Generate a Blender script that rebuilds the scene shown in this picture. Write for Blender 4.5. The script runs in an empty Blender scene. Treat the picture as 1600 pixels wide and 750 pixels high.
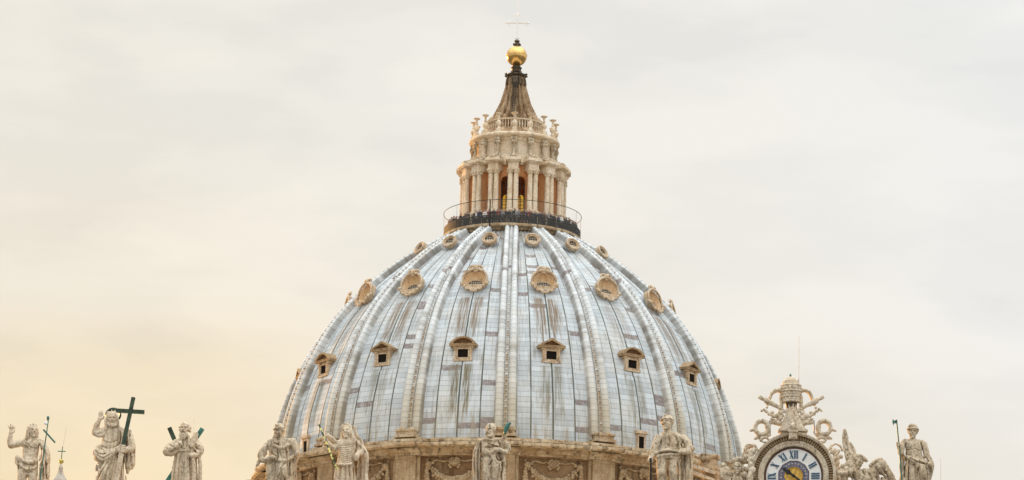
import bpy, math, random
import numpy as np
from mathutils import Vector, Matrix
C = bpy.context.scene.collection
PI = math.pi
R_ = math.radians
random.seed(7); np.random.seed(7)

# ------------------------------------------------------------------ camera
FPX = 6100.0                      # focal length in photo pixels (1600 wide)
CAM = Vector((104.0, -445.0, 1.7))
YAW = math.atan2(104.0, 445.0); PITCH = R_(13.6); ROLL = R_(1.45)
FW = Vector((-math.sin(YAW)*math.cos(PITCH), math.cos(YAW)*math.cos(PITCH), math.sin(PITCH)))
R0 = Vector((math.cos(YAW), math.sin(YAW), 0)); U0 = R0.cross(FW)
RT = R0*math.cos(ROLL) + U0*math.sin(ROLL); UP = -R0*math.sin(ROLL) + U0*math.cos(ROLL)
cd = bpy.data.cameras.new('camera'); cam = bpy.data.objects.new('camera', cd); C.objects.link(cam)
m = Matrix((RT, UP, -FW)).transposed().to_4x4(); m.translation = CAM; cam.matrix_world = m
cd.sensor_width = 36; cd.lens = 36*FPX/1600; cd.clip_start = 1; cd.clip_end = 60000
bpy.context.scene.camera = cam

# ------------------------------------------------------------------ light
SUN_AZ = YAW + R_(42)             # sun stands low to the left, a little behind the dome
SUN_EL = R_(4.5)
SDIR = Vector((-math.sin(SUN_AZ)*math.cos(SUN_EL), math.cos(SUN_AZ)*math.cos(SUN_EL), math.sin(SUN_EL)))
sl = bpy.data.lights.new('sun', 'SUN'); sl.energy = 5.0; sl.angle = R_(2.0); sl.color = (1.0, 0.50, 0.14)
so = bpy.data.objects.new('sun', sl); C.objects.link(so)
so.rotation_euler = SDIR.to_track_quat('Z', 'Y').to_euler(); so.location = (-200, 0, 200)

def make_world():
    w = bpy.data.worlds.new("World"); bpy.context.scene.world = w; w.use_nodes = True
    nt = w.node_tree; N = nt.nodes; L = nt.links; N.clear()
    out = N.new('ShaderNodeOutputWorld'); bg = N.new('ShaderNodeBackground'); L.new(bg.outputs[0], out.inputs[0])
    sky = N.new('ShaderNodeTexSky'); sky.sky_type = 'NISHITA'; sky.sun_disc = False
    sky.sun_elevation = SUN_EL; sky.sun_rotation = math.atan2(SDIR.x, SDIR.y); sky.dust_density = 3.0
    tc = N.new('ShaderNodeTexCoord')
    def math_(op, a, b=None, clamp=False):
        n = N.new('ShaderNodeMath'); n.operation = op; n.use_clamp = clamp
        for i, v in enumerate((a, b)):
            if v is None: continue
            if isinstance(v, (int, float)): n.inputs[i].default_value = v
            else: L.new(v, n.inputs[i])
        return n.outputs[0]
    def dot(vec):
        n = N.new('ShaderNodeVectorMath'); n.operation = 'DOT_PRODUCT'
        L.new(tc.outputs['Generated'], n.inputs[0]); n.inputs[1].default_value = vec; return n.outputs['Value']
    def ramp(fac, stops, mode='EASE'):
        n = N.new('ShaderNodeValToRGB'); n.color_ramp.interpolation = mode
        e = n.color_ramp.elements
        while len(e) < len(stops): e.new(0.5)
        for q, (p, c) in zip(e, stops): q.position = p; q.color = (*c, 1)
        L.new(fac, n.inputs[0]); return n.outputs[0]
    def mix(f, a, b, mode='MIX'):
        n = N.new('ShaderNodeMix'); n.data_type = 'RGBA'; n.blend_type = mode
        for s, v in ((0, f), (6, a), (7, b)):
            if isinstance(v, (int, float)): n.inputs[s].default_value = v
            elif isinstance(v, tuple): n.inputs[s].default_value = (*v, 1)
            else: L.new(v, n.inputs[s])
        return n.outputs[2]
    z = dot((0, 0, 1))
    sh = Vector((SDIR.x, SDIR.y, 0)).normalized()
    s = dot(tuple(sh))
    # overcast dome of cloud: brighter overhead than at the horizon
    elev = ramp(math_('MULTIPLY', z, 1.0, True), SKY_ELEV)
    side = ramp(math_('ADD', math_('MULTIPLY', s, 0.5), 0.5, True), SKY_SIDE)
    col = mix(1.0, elev, side, 'MULTIPLY')
    # warm band low on the sunset side
    warm = math_('MULTIPLY', ramp(s, [(0.61, (0, 0, 0)), (0.695, (.32, .32, .32)), (0.742, (.58, .58, .58)), (0.785, (.95, .95, .95)), (0.95, (1, 1, 1))], 'LINEAR'),
                 ramp(z, [(0.172, (1, 1, 1)), (0.195, (.80, .80, .80)), (0.222, (.30, .30, .30)), (0.27, (.07, .07, .07))], 'EASE'))
    # soft cloud bodies
    mp = N.new('ShaderNodeMapping'); mp.inputs['Scale'].default_value = (4.5, 4.5, 14); L.new(tc.outputs['Generated'], mp.inputs[0])
    nz = N.new('ShaderNodeTexNoise'); nz.inputs['Scale'].default_value = 2.6; nz.inputs['Detail'].default_value = 6; nz.inputs['Roughness'].default_value = .52
    L.new(mp.outputs[0], nz.inputs['Vector'])
    cl = ramp(nz.outputs['Fac'], [(0.36, (.925, .93, .94)), (0.46, (.975, .977, .98)), (0.60, (1.03, 1.025, 1.02))])
    nz2 = N.new('ShaderNodeTexNoise'); nz2.inputs['Scale'].default_value = 3.4; nz2.inputs['Detail'].default_value = 4
    L.new(mp.outputs[0], nz2.inputs['Vector'])
    warm2 = math_('MULTIPLY', warm, math_('ADD', math_('MULTIPLY', nz2.outputs['Fac'], .7), .62), True)
    col = mix(warm2, col, SKY_WARM)
    col = mix(1.0, col, cl, 'MULTIPLY')
    skys = mix(1.0, sky.outputs[0], (0.10, 0.10, 0.10), 'MULTIPLY')
    col = mix(0.92, skys, col)                     # thin cloud: a little clear sky shows through
    L.new(col, bg.inputs[0]); bg.inputs[1].default_value = 1.0
SKY_ELEV = [(0.0, (.90, .85, .76)), (0.17, (.925, .885, .815)), (0.215, (.935, .912, .862)), (0.28, (.925, .905, .852)), (0.45, (1.1, 1.08, 1.04)), (1.0, (2.75, 2.70, 2.58))]
SKY_SIDE = [(0.0, (1.28, 1.33, 1.40)), (0.40, (1.06, 1.10, 1.16)), (0.70, (.985, 1.005, 1.04)), (0.80, (.985, 1.005, 1.045)), (0.855, (1.0, 1.0, 1.0)), (0.90, (1.005, .992, .965)), (0.94, (1.01, .985, .94)), (1.0, (1.5, 1.15, .7))]
SKY_WARM = (.975, .80, .53)
make_world()
vs = bpy.context.scene.view_settings
vs.view_transform = 'Standard'; vs.look = 'None'; vs.exposure = 0; vs.gamma = 1; vs.use_curve_mapping = False

# ------------------------------------------------------------------ helpers
def at(x, y, Y):
    d = FW + RT*((x-800)/FPX) + UP*((375-y)/FPX)
    return CAM + d*((Y-CAM.y)/d.y)
def mpp(p):                       # metres per photo pixel at a point
    return (p-CAM).dot(FW)/FPX

class MB:
    def __init__(s): s.v = []; s.f = []; s.m = []; s.uv = []
    def add(s, verts, faces, mat=0, M=None):
        o = len(s.v)
        s.v += [tuple(M @ Vector(p)) if M is not None else tuple(p) for p in verts]
        s.f += [tuple(o+i for i in f) for f in faces]; s.m += [mat]*len(faces)
    def box(s, x0, x1, y0, y1, z0, z1, mat=0, M=None):
        v = [(x0,y0,z0),(x1,y0,z0),(x1,y1,z0),(x0,y1,z0),(x0,y0,z1),(x1,y0,z1),(x1,y1,z1),(x0,y1,z1)]
        s.add(v, [(0,3,2,1),(4,5,6,7),(0,1,5,4),(1,2,6,5),(2,3,7,6),(3,0,4,7)], mat, M)
    def lathe(s, prof, n=64, a0=0.0, a1=2*PI, mat=0, M=None, cap=False):
        """prof (r,z) revolved about z; outward at angle 0 is -y"""
        full = abs(a1-a0-2*PI) < 1e-6; cnt = n if full else n+1
        v = []; f = []; k = len(prof)
        for i in range(cnt):
            a = a0+(a1-a0)*i/n
            for r, z in prof: v.append((r*math.sin(a), -r*math.cos(a), z))
        for i in range(n):
            j = (i+1) % cnt
            for q in range(k-1): f.append((i*k+q, i*k+q+1, j*k+q+1, j*k+q))
        if cap and not full:
            f.append(tuple(range(k))); f.append(tuple((cnt-1)*k+q for q in reversed(range(k))))
        s.add(v, f, mat, M)
    def tube(s, pts, rad, n=8, mat=0, M=None, cap=True, closed=False):
        pts = [Vector(p) for p in pts]; k = len(pts)
        if isinstance(rad, (int, float)): rad = [rad]*k
        v = []; f = []; up = None
        for i, p in enumerate(pts):
            if closed: t = pts[(i+1) % k]-pts[i-1]
            else: t = pts[min(i+1, k-1)]-pts[max(i-1, 0)]
            t.normalize()
            if up is None: up = Vector((0,0,1)) if abs(t.z) < .9 else Vector((0,1,0))
            a = t.cross(up); a.normalize(); b = a.cross(t); up = b
            for q in range(n):
                w = 2*PI*q/n; v.append(p+a*(rad[i]*math.cos(w))+b*(rad[i]*math.sin(w)))
        for i in range(k if closed else k-1):
            j = (i+1) % k
            for q in range(n): f.append((i*n+q, i*n+(q+1) % n, j*n+(q+1) % n, j*n+q))
        if cap and not closed:
            f.append(tuple(reversed(range(n)))); f.append(tuple((k-1)*n+q for q in range(n)))
        s.add(v, f, mat, M)
    def sphere(s, c, r, n=12, m=8, mat=0, M=None):
        if isinstance(r, (int, float)): r = (r, r, r)
        v = [(c[0], c[1], c[2]-r[2])]; f = []
        for i in range(1, m):
            b = -PI/2+PI*i/m
            for j in range(n):
                a = 2*PI*j/n; v.append((c[0]+r[0]*math.cos(b)*math.cos(a), c[1]+r[1]*math.cos(b)*math.sin(a), c[2]+r[2]*math.sin(b)))
        v.append((c[0], c[1], c[2]+r[2])); t = len(v)-1
        for j in range(n):
            f.append((0, 1+(j+1) % n, 1+j)); f.append((t, 1+(m-2)*n+j, 1+(m-2)*n+(j+1) % n))
            for i in range(m-2):
                f.append((1+i*n+j, 1+i*n+(j+1) % n, 1+(i+1)*n+(j+1) % n, 1+(i+1)*n+j))
        s.add(v, f, mat, M)
    def prism(s, poly, y0, y1, mat=0, M=None):
        """outline in x,z (counter-clockwise seen from -y) extruded from y0 (front) to y1"""
        k = len(poly); v = [(x, y0, z) for x, z in poly]+[(x, y1, z) for x, z in poly]
        f = [tuple(range(k)), tuple(reversed(range(k, 2*k)))]
        f += [(i, k+i, k+(i+1) % k, (i+1) % k) for i in range(k)]
        s.add(v, f, mat, M)
    def hull(s, outer, inner, y0, y1, mat=0, M=None):
        """a frame: ring between two outlines with equal point counts"""
        k = len(outer)
        v = [(x,y0,z) for x,z in outer]+[(x,y0,z) for x,z in inner]+[(x,y1,z) for x,z in outer]+[(x,y1,z) for x,z in inner]
        f = []
        for i in range(k):
            j = (i+1) % k
            f += [(i,j,k+j,k+i), (2*k+i,3*k+i,3*k+j,2*k+j), (i,2*k+i,2*k+j,j), (k+i,k+j,3*k+j,3*k+i)]
        s.add(v, f, mat, M)

def build(name, mb, mats, parent=None, smooth=None, loc=None, rotz=None):
    me = bpy.data.meshes.new(name); me.from_pydata(mb.v, [], mb.f)
    if not isinstance(mats, (list, tuple)): mats = [mats]
    for q in mats: me.materials.append(q)
    if len(mats) > 1: me.polygons.foreach_set('material_index', mb.m)
    if smooth is not None:
        me.polygons.foreach_set('use_smooth', [True]*len(me.polygons)); me.set_sharp_from_angle(angle=R_(smooth))
    me.update()
    o = bpy.data.objects.new(name, me); C.objects.link(o)
    if parent: o.parent = parent
    if loc is not None: o.location = loc
    if rotz is not None: o.rotation_euler = (0, 0, rotz)
    return o
def tag(o, label=None, cat=None, group=None, kind=None):
    if label: o['label'] = label
    if cat: o['category'] = cat
    if group: o['group'] = group
    if kind: o['kind'] = kind
    return o
def empty(name, loc=(0,0,0), rotz=0, label=None, cat=None, group=None):
    o = bpy.data.objects.new(name, None); C.objects.link(o); o.empty_display_size = .5
    o.location = loc; o.rotation_euler = (0, 0, rotz); return tag(o, label, cat, group)
def copy_part(o, parent, rotz=None):
    c = o.copy(); C.objects.link(c); c.parent = parent
    if rotz is not None: c.rotation_euler = (0, 0, rotz)
    for ch in list(o.children):
        d = ch.copy(); C.objects.link(d); d.parent = c
    return c

# ------------------------------------------------------------------ materials
class NT:
    def __init__(s, name):
        s.mat = bpy.data.materials.new(name); s.mat.use_nodes = True
        s.N = s.mat.node_tree.nodes; s.L = s.mat.node_tree.links
        s.b = s.N['Principled BSDF']
    def put(s, sock, v):
        if isinstance(v, (int, float)): sock.default_value = v
        elif isinstance(v, tuple): sock.default_value = (*v, 1) if len(v) == 3 and sock.type == 'RGBA' else v
        else: s.L.new(v, sock)
    def math(s, op, a, b=None, c=None, clamp=False):
        n = s.N.new('ShaderNodeMath'); n.operation = op; n.use_clamp = clamp
        for i, v in enumerate((a, b, c)):
            if v is not None: s.put(n.inputs[i], v)
        return n.outputs[0]
    def ramp(s, fac, a, b, lo=0.0, hi=1.0):          # value map range, smooth
        n = s.N.new('ShaderNodeMapRange'); n.interpolation_type = 'SMOOTHSTEP'
        s.put(n.inputs[0], fac)
        for i, v in zip((1, 2, 3, 4), (a, b, lo, hi)): n.inputs[i].default_value = v
        return n.outputs[0]
    def mix(s, f, a, b, mode='MIX'):
        n = s.N.new('ShaderNodeMix'); n.data_type = 'RGBA'; n.blend_type = mode
        s.put(n.inputs[0], f); s.put(n.inputs[6], a); s.put(n.inputs[7], b); return n.outputs[2]
    def noise(s, vec, scale, detail=4, rough=.55, dim='3D'):
        n = s.N.new('ShaderNodeTexNoise'); n.noise_dimensions = dim
        n.inputs['Scale'].default_value = scale; n.inputs['Detail'].default_value = detail; n.inputs['Roughness'].default_value = rough
        s.L.new(vec, n.inputs['Vector']); return n.outputs['Fac']
    def white(s, vec):
        n = s.N.new('ShaderNodeTexWhiteNoise'); n.noise_dimensions = '3D'; s.L.new(vec, n.inputs['Vector']); return n.outputs
    def pos(s): return s.N.new('ShaderNodeNewGeometry').outputs['Position']
    def scale(s, vec, sc):
        n = s.N.new('ShaderNodeVectorMath'); n.operation = 'MULTIPLY'; s.L.new(vec, n.inputs[0]); n.inputs[1].default_value = sc; return n.outputs[0]
    def comb(s, x, y, z=0.0):
        n = s.N.new('ShaderNodeCombineXYZ')
        for i, v in enumerate((x, y, z)): s.put(n.inputs[i], v)
        return n.outputs[0]
    def uv(s, name):
        n = s.N.new('ShaderNodeUVMap'); n.uv_map = name
        p = s.N.new('ShaderNodeSeparateXYZ'); s.L.new(n.outputs[0], p.inputs[0]); return p.outputs[0], p.outputs[1]
    def bump(s, h, strength=.4, dist=.05):
        n = s.N.new('ShaderNodeBump'); n.inputs['Strength'].default_value = strength; n.inputs['Distance'].default_value = dist
        s.L.new(h, n.inputs['Height']); s.L.new(n.outputs[0], s.b.inputs['Normal'])
    def done(s, col, rough=.8, metal=0.0, spec=.3):
        s.put(s.b.inputs['Base Color'], col); s.put(s.b.inputs['Roughness'], rough)
        s.b.inputs['Metallic'].default_value = metal; s.b.inputs['Specular IOR Level'].default_value = spec
        return s.mat

def stone(name, base, dark, warm, size=1.0, stain=.5, streak=.5, fine=1.0):
    t = NT(name); p = t.pos()
    n1 = t.noise(t.scale(p, (1,1,.8)), .9*size, 6, .6)
    n2 = t.noise(p, 5.0*size, 4, .6)
    st = t.noise(t.scale(p, (1,1,.12)), 2.6*size, 4, .6)
    col = t.mix(t.ramp(n1, .35, .65), base, warm)
    col = t.mix(t.math('MULTIPLY', t.ramp(st, .47, .74), streak), col, dark)
    col = t.mix(t.math('MULTIPLY', t.ramp(n2, .50, .72), stain), col, dark)
    col = t.mix(t.math('MULTIPLY', t.ramp(n2, .46, .30), .35), col, tuple(min(1, c*1.35) for c in base))
    t.bump(t.noise(p, 14*size, 5, .7), .35*fine, .06/size)
    return t.done(col, .88, 0, .2)
def plain(name, col, rough=.6, metal=0, var=.25, size=3.0, spec=.4):
    t = NT(name); p = t.pos(); n = t.noise(p, size, 5, .6)
    c = t.mix(t.ramp(n, .3, .7), tuple(x*(1-var) for x in col), tuple(min(1, x*(1+var)) for x in col))
    return t.done(c, rough, metal, spec)

M = {}
M['lantern'] = stone('pale_travertine', (.78,.67,.51), (.21,.14,.08), (.66,.52,.35), .9, .45, .42)
M['inner'] = stone('bounce_lit_wall', (.82,.44,.20), (.42,.18,.07), (.80,.46,.22), .9, .4, .4)  # travertine with bounced sunset light put into its base colour
M['drum'] = stone('golden_travertine', (.55,.445,.30), (.055,.032,.016), (.38,.265,.15), .6, .70, .9, .3)
M['wall'] = stone('brown_travertine', (.28,.185,.10), (.055,.032,.015), (.20,.12,.06), .5, .45, .75, .25)
M['dormer'] = stone('ochre_stone', (.62,.51,.375), (.085,.052,.028), (.50,.365,.225), 1.5, .75, .6, .4)
M['statue'] = stone('statue_stone', (.73,.615,.455), (.085,.062,.038), (.60,.475,.33), 1.2, .62, .62)
M['statue_dark'] = stone('weathered_statue_stone', (.62,.52,.38), (.06,.047,.03), (.49,.385,.255), 1.3, .80, .72)
M['clockstone'] = stone('grey_travertine', (.70,.61,.475), (.10,.078,.05), (.58,.465,.32), 1.3, .66, .55)
M['spire'] = stone('sooty_lead', (.62,.475,.31), (.05,.033,.018), (.32,.20,.105), 1.0, .5, .75)
M['bronze'] = plain('green_bronze', (.040,.062,.036), .38, .35, .45, 2.5)
M['verdigris'] = plain('verdigris', (.045,.15,.12), .45, .2, .4, 3)
M['copper'] = plain('dark_bronze', (.095,.072,.045), .5, .4, .3, 3)
M['gold'] = plain('gilded_copper', (.68,.44,.16), .22, 1.0, .18, 2.2)
M['olive_gold'] = plain('tarnished_gilt', (.45,.36,.10), .35, .9, .2, 2)
_t = NT('sun_glint_bronze'); _m = _t.ramp(_t.noise(_t.pos(), 2.6, 3, .6), .44, .52)
M['glint_staff'] = _t.done(_t.mix(_m, (.03,.075,.04), (.95,.85,.30)), .32, .55, .5)  # yellow sun glints painted as patches over green bronze
M['white'] = plain('sunlit_white_metal', (.85,.83,.78), .35, 0, .04, 2)  # near-white base carries the sun's overexposure of the cross
M['iron'] = plain('dark_iron', (.022,.02,.017), .6, .2, .3, 4)
M['dark'] = plain('dark_interior', (.012,.009,.007), .9, 0, .2, 3, .1)
M['pane'] = plain('old_glass', (.02,.026,.03), .25, 0, .3, 6, .6)
M['muntin'] = plain('window_bars', (.40,.36,.28), .7, 0, .2, 6)
M['rod'] = plain('grey_rod', (.45,.44,.42), .5, .2, .1, 3)
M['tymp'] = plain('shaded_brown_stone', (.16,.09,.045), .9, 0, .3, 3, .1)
M['sheet'] = plain('plain_lead', (.40,.42,.44), .65, 0, .3, 1.5)
M['dentil'] = stone('brown_dentil_stone', (.36,.265,.15), (.09,.06,.03), (.29,.20,.11), 1.2, .4, .4)
M['niche'] = stone('orange_lit_niche', (.70,.52,.33), (.24,.15,.08), (.62,.43,.24), 1.2, .4, .4, .3)  # orange light in the window hollow is painted into this stone
M['swag'] = stone('garland_stone', (.45,.345,.215), (.065,.038,.018), (.33,.23,.13), 1.2, .5, .5, .3)
M['pediment'] = stone('lichened_stone', (.42,.31,.185), (.05,.032,.018), (.30,.20,.11), 1.6, .8, .5, .4)
M['cupola'] = stone('grey_cupola_lead', (.58,.54,.47), (.10,.08,.06), (.40,.35,.29), 1.4, .6, .6)
# ------------------------------------------------------------------ lead (UV 'tile': column,row   UV 'bay': metres from bay centre, height)
def lead_mat(name, rib=False):
    t = NT(name)
    u, v = t.uv('tile'); bx, bz = t.uv('bay'); p = t.pos()
    fu = t.math('FLOOR', u); row = t.math('FLOOR', v)
    rnd = t.white(t.comb(fu, row, 3.3 if rib else 0.7))
    fr = t.math('FRACT', v)
    dv = t.math('MINIMUM', fr, t.math('SUBTRACT', 1.0, fr))
    fx = t.math('FRACT', u); dx = t.math('MINIMUM', fx, t.math('SUBTRACT', 1.0, fx))
    seam_h = t.ramp(dv, .02, .075, 1, 0); seam_v = t.ramp(dx, .02, .06, 1, 0)
    base = (.485,.535,.56) if not rib else (.60,.63,.63)
    col = t.mix(t.ramp(rnd['Value'], 0, 1), tuple(c*.88 for c in base), tuple(c*1.12 for c in base))
    cloud = t.noise(p, .35, 4, .6)
    col = t.mix(t.math('MULTIPLY', t.ramp(cloud, .42, .7), .55), col, (.60,.585,.535))
    # brown patched sheets
    brown = t.math('MULTIPLY', t.math('GREATER_THAN', t.white(t.comb(fu, row, 9.1))['Value'], t.ramp(bz, 98.0, 108.0, .957, .90) if not rib else .982), t.ramp(t.noise(p, 2.5, 4, .7), .30, .55, .35, .95))
    col = t.mix(brown, col, (.20,.155,.15))
    # rain streaks: long down the slope, narrow across
    sv = t.comb(t.math('MULTIPLY', u, 3.2), t.math('MULTIPLY', v, .085), t.math('MULTIPLY', cloud, .2))
    st = t.noise(sv, 2.2, 5, .65)
    sv2 = t.comb(t.math('MULTIPLY', u, 10.0), t.math('MULTIPLY', v, .11), 5.0)
    st2 = t.noise(sv2, 2.0, 4, .6)
    col = t.mix(t.math('MULTIPLY', t.ramp(st, .53, .66), .62), col, (.25,.225,.175))
    col = t.mix(t.math('MULTIPLY', t.ramp(st2, .52, .75), .42), col, (.30,.28,.25))
    col = t.mix(t.math('MULTIPLY', t.ramp(st2, .46, .28), .45), col, (.74,.765,.79))
    low = t.ramp(bz, 88.5, 82.5)
    if not rib:
        ax = t.math('ABSOLUTE', bx)
        # olive run-off below the dormers and the shell windows
        def runoff(zt, ln, hw, amt, c):
            nonlocal col
            drop = t.math('SUBTRACT', zt, bz)
            ragged = t.math('ADD', t.math('MULTIPLY', st, ln*1.5), t.math('MULTIPLY', st2, ln*1.2))
            m = t.math('MULTIPLY', t.ramp(drop, -.1, .3), t.ramp(t.math('SUBTRACT', drop, t.math('SUBTRACT', ragged, ln*.55)), ln*.35, -.3))
            m = t.math('MULTIPLY', m, t.ramp(t.math('ADD', ax, t.math('MULTIPLY', st2, hw*.9)), hw*1.55, hw*1.05))
            m = t.math('MULTIPLY', m, t.ramp(ax, .14, .34))
            m = t.math('MULTIPLY', m, t.ramp(t.noise(t.comb(t.math('MULTIPLY', u, 7.0), t.math('MULTIPLY', v, .09), zt), 2.0, 4, .6), .34, .58, .15, 1.0))
            bayn = t.white(t.comb(t.math('FLOOR', t.math('DIVIDE', u, 4.0)), zt, 0.0))['Value']
            m = t.math('MULTIPLY', m, t.math('MULTIPLY_ADD', bayn, .7, .45), clamp=True)
            col = t.mix(t.math('MULTIPLY', m, amt), col, c)
        runoff(92.0, 6.0, 1.35, 1.0, (.16,.135,.075))
        runoff(101.0, 5.5, 1.6, 1.0, (.20,.145,.09))
        runoff(108.2, 3.5, .8, .5, (.26,.21,.16))
        # brown streaks beside the ribs high up, and rust along the battens
        edge = t.ramp(t.math('ABSOLUTE', t.math('SUBTRACT', t.math('FRACT', t.math('DIVIDE', u, 4.0)), .5)), .37, .47)
        hi = t.ramp(bz, 99.0, 107.0)
        m = t.math('MULTIPLY', t.math('MULTIPLY', edge, hi), t.ramp(st, .36, .54))
        col = t.mix(t.math('MULTIPLY', m, .9), col, (.13,.085,.06))
        m = t.math('MULTIPLY', t.ramp(bz, 107.5, 111.5), t.ramp(st2, .40, .55))
        col = t.mix(t.math('MULTIPLY', m, .9), col, (.15,.11,.08))
        col = t.mix(t.math('MULTIPLY', seam_v, t.ramp(st, .28, .50, .6, 1.0)), col, (.07,.075,.05))
    else:
        col = t.mix(t.math('MULTIPLY', t.ramp(bz, 96.0, 84.5), t.ramp(st, .30, .60, .25, .9)), col, (.52,.475,.375))
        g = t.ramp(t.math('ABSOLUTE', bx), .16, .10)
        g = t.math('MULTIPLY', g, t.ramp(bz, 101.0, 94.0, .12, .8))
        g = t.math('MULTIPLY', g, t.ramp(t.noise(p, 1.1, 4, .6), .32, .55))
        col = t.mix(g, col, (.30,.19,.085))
        stud_shade = t.math('MULTIPLY', t.ramp(t.math('ABSOLUTE', bx), .15, .11), t.ramp(t.math('ABSOLUTE', t.math('SUBTRACT', fr, .42)), .16, .10))
        col = t.mix(t.math('MULTIPLY', stud_shade, .8), col, (.06,.05,.04))  # shadows of the studs painted as dark ticks
        line = t.ramp(t.math('ABSOLUTE', t.math('SUBTRACT', t.math('ABSOLUTE', bx), .22)), .07, .03)
        col = t.mix(t.math('MULTIPLY', line, .55), col, (.14,.125,.10))
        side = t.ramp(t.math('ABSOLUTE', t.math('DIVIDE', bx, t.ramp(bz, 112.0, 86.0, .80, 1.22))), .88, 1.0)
        col = t.mix(t.math('MULTIPLY', side, t.ramp(st, .38, .60, .15, .70)), col, (.13,.11,.085))  # painted shadow lines and dirt streaks along the rib edges
    col = t.mix(t.math('MULTIPLY', low, t.ramp(st, .4, .62, 0, .5)), col, (.38,.32,.22))
    col = t.mix(t.math('MULTIPLY', seam_h, t.ramp(st2, .3, .6, .22, .62)), col, (.20,.19,.155))
    h = t.math('SUBTRACT', t.math('MULTIPLY', rnd['Value'], .35), seam_h)
    h = t.math('ADD', h, t.math('MULTIPLY', st2, .5))
    t.bump(h, .5, .05)
    return t.done(col, .62, 0.0, .30)
M['lead'] = lead_mat('weathered_lead'); M['riblead'] = lead_mat('rib_lead', True)

# ------------------------------------------------------------------ dome geometry
_Z = [80.5, 82.0, 85.0, 88.0, 92.0, 96.0, 100.0, 104.0, 107.0, 109.4, 112.0, 113.0]
_RR = [28.45, 28.4, 28.15, 27.65, 26.45, 24.75, 22.4, 19.0, 15.7, 12.6, 8.3, 6.4]
def prof_r(z):                    # radius of the rib crest at height z (monotone cubic through measured points)
    i = max(1, min(len(_Z)-3, int(np.searchsorted(_Z, z))-1))
    x0, x1 = _Z[i], _Z[i+1]; h = x1-x0; s = (z-x0)/h
    d = lambda k: (_RR[k+1]-_RR[k-1])/(_Z[k+1]-_Z[k-1])
    a, b = _RR[i], _RR[i+1]; m0, m1 = d(i)*h, d(i+1)*h
    return (2*s**3-3*s*s+1)*a+(s**3-2*s*s+s)*m0+(-2*s**3+3*s*s)*b+(s**3-s*s)*m1
# meridian sampled by arc length: list of (r, z, nr, nz, arc)
zz = np.linspace(82.6, 112.0, 400); rr = np.array([prof_r(q) for q in zz])
arc = np.concatenate([[0], np.cumsum(np.hypot(np.diff(rr), np.diff(zz)))])
NROW = 56; ROWH = arc[-1]/NROW
def merid(sarc):
    r = float(np.interp(sarc, arc, rr)); z = float(np.interp(sarc, arc, zz))
    e = .3; r1 = np.interp(sarc+e, arc, rr); r0 = np.interp(sarc-e, arc, rr); z1 = np.interp(sarc+e, arc, zz); z0 = np.interp(sarc-e, arc, zz)
    tr, tz = r1-r0, z1-z0; l = math.hypot(tr, tz)
    return r, z, tz/l, -tr/l
def arc_at(z): return float(np.interp(z, zz, arc))
PHI0 = YAW-R_(.5)                        # a rib faces the camera
STEP = R_(22.5)
SHELL_IN = .74
def ribw(z): return .80+.42*min(1, max(0, (112-z)/26))      # half width of a rib

def grid_mesh(name, P, T, B, mat, parent, smooth=50, wrap=False):
    """P[i][j] points, T/B uv values"""
    n, k = len(P), len(P[0]); v = [p for row in P for p in row]
    f = [(i*k+j, i*k+j+1, (i+1)*k+j+1, (i+1)*k+j) for i in range(n-1) for j in range(k-1)]
    return v, f, [t for row in T for t in row], [b for row in B for b in row]
def uv_mesh(name, chunks, mat, parent, smooth):
    V = []; F = []; T = []; B = []
    for v, f, t, b in chunks:
        o = len(V); V += v; F += [tuple(o+i for i in q) for q in f]; T += t; B += b
    me = bpy.data.meshes.new(name); me.from_pydata(V, [], F); me.materials.append(mat)
    for nm, src in (('tile', T), ('bay', B)):
        l = me.uv_layers.new(name=nm); idx = np.empty(len(me.loops), dtype=np.int32); me.loops.foreach_get('vertex_index', idx)
        l.data.foreach_set('uv', np.array(src, dtype=np.float32)[idx].ravel())
    me.polygons.foreach_set('use_smooth', [True]*len(me.polygons)); me.set_sharp_from_angle(angle=R_(smooth))
    o = bpy.data.objects.new(name, me); C.objects.link(o); o.parent = parent
    return o

dome = empty('dome', (0, 0, 46), 0, 'great grey ribbed dome with a tall columned lantern, gilded ball and cross', 'dome')
DZ = -46.0                        # children are written in world heights, shifted to the dome's base
def D(name, mb, mats, parent=None, smooth=None, rotz=0.0):
    return build(name, mb, mats, parent or dome, smooth, (0, 0, DZ) if (parent is None) else (0, 0, 0), rotz)

def shell():
    ch = []
    cuts = [0, .20, .50, .80, 1]
    for kb in range(16):
        P = []; T = []; B = []
        for i in range(NROW*2+1):
            s = arc[-1]*i/(NROW*2); r, z, nr, nz = merid(s); w = ribw(z)
            ri = r-SHELL_IN*nr; zi = z-SHELL_IN*nz
            half = STEP/2
            row = []; tr = []; br = []
            for q in range(41):
                g = q/40; a = (g-.5)*STEP
                # scale u so that 0..4 spans rib edge to rib edge
                wa = w/max(ri, 1)*.93; lim = half-wa
                gg = (a+lim)/(2*lim)
                uu = float(np.interp(gg, cuts, [0, 1, 2, 3, 4])) if 0 <= gg <= 1 else (0 if gg < 0 else 3.999)
                off = 0
                for c in (.20, .50, .80):
                    if c == .50 and (91.4 < z < 94.2 or (kb in (1, 13) and z < 85.2)): continue      # the middle roll stops at the dormer
                    dd = abs(gg-c)*2*lim*ri
                    off = max(off, .16*max(0, 1-(dd/.20)**2))
                A = PHI0+STEP*(kb+.5)+a
                rq = ri+off*nr; zq = zi+off*nz
                row.append((rq*math.sin(A), -rq*math.cos(A), zq)); tr.append((uu+4*kb, s/ROWH)); br.append((a*ri, z))
            P.append(row); T.append(tr); B.append(br)
        ch.append(grid_mesh('', P, T, B, None, None))
    o = uv_mesh('lead_shell', ch, M['lead'], dome, 60); o.location = (0, 0, DZ); return o
shell()

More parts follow.
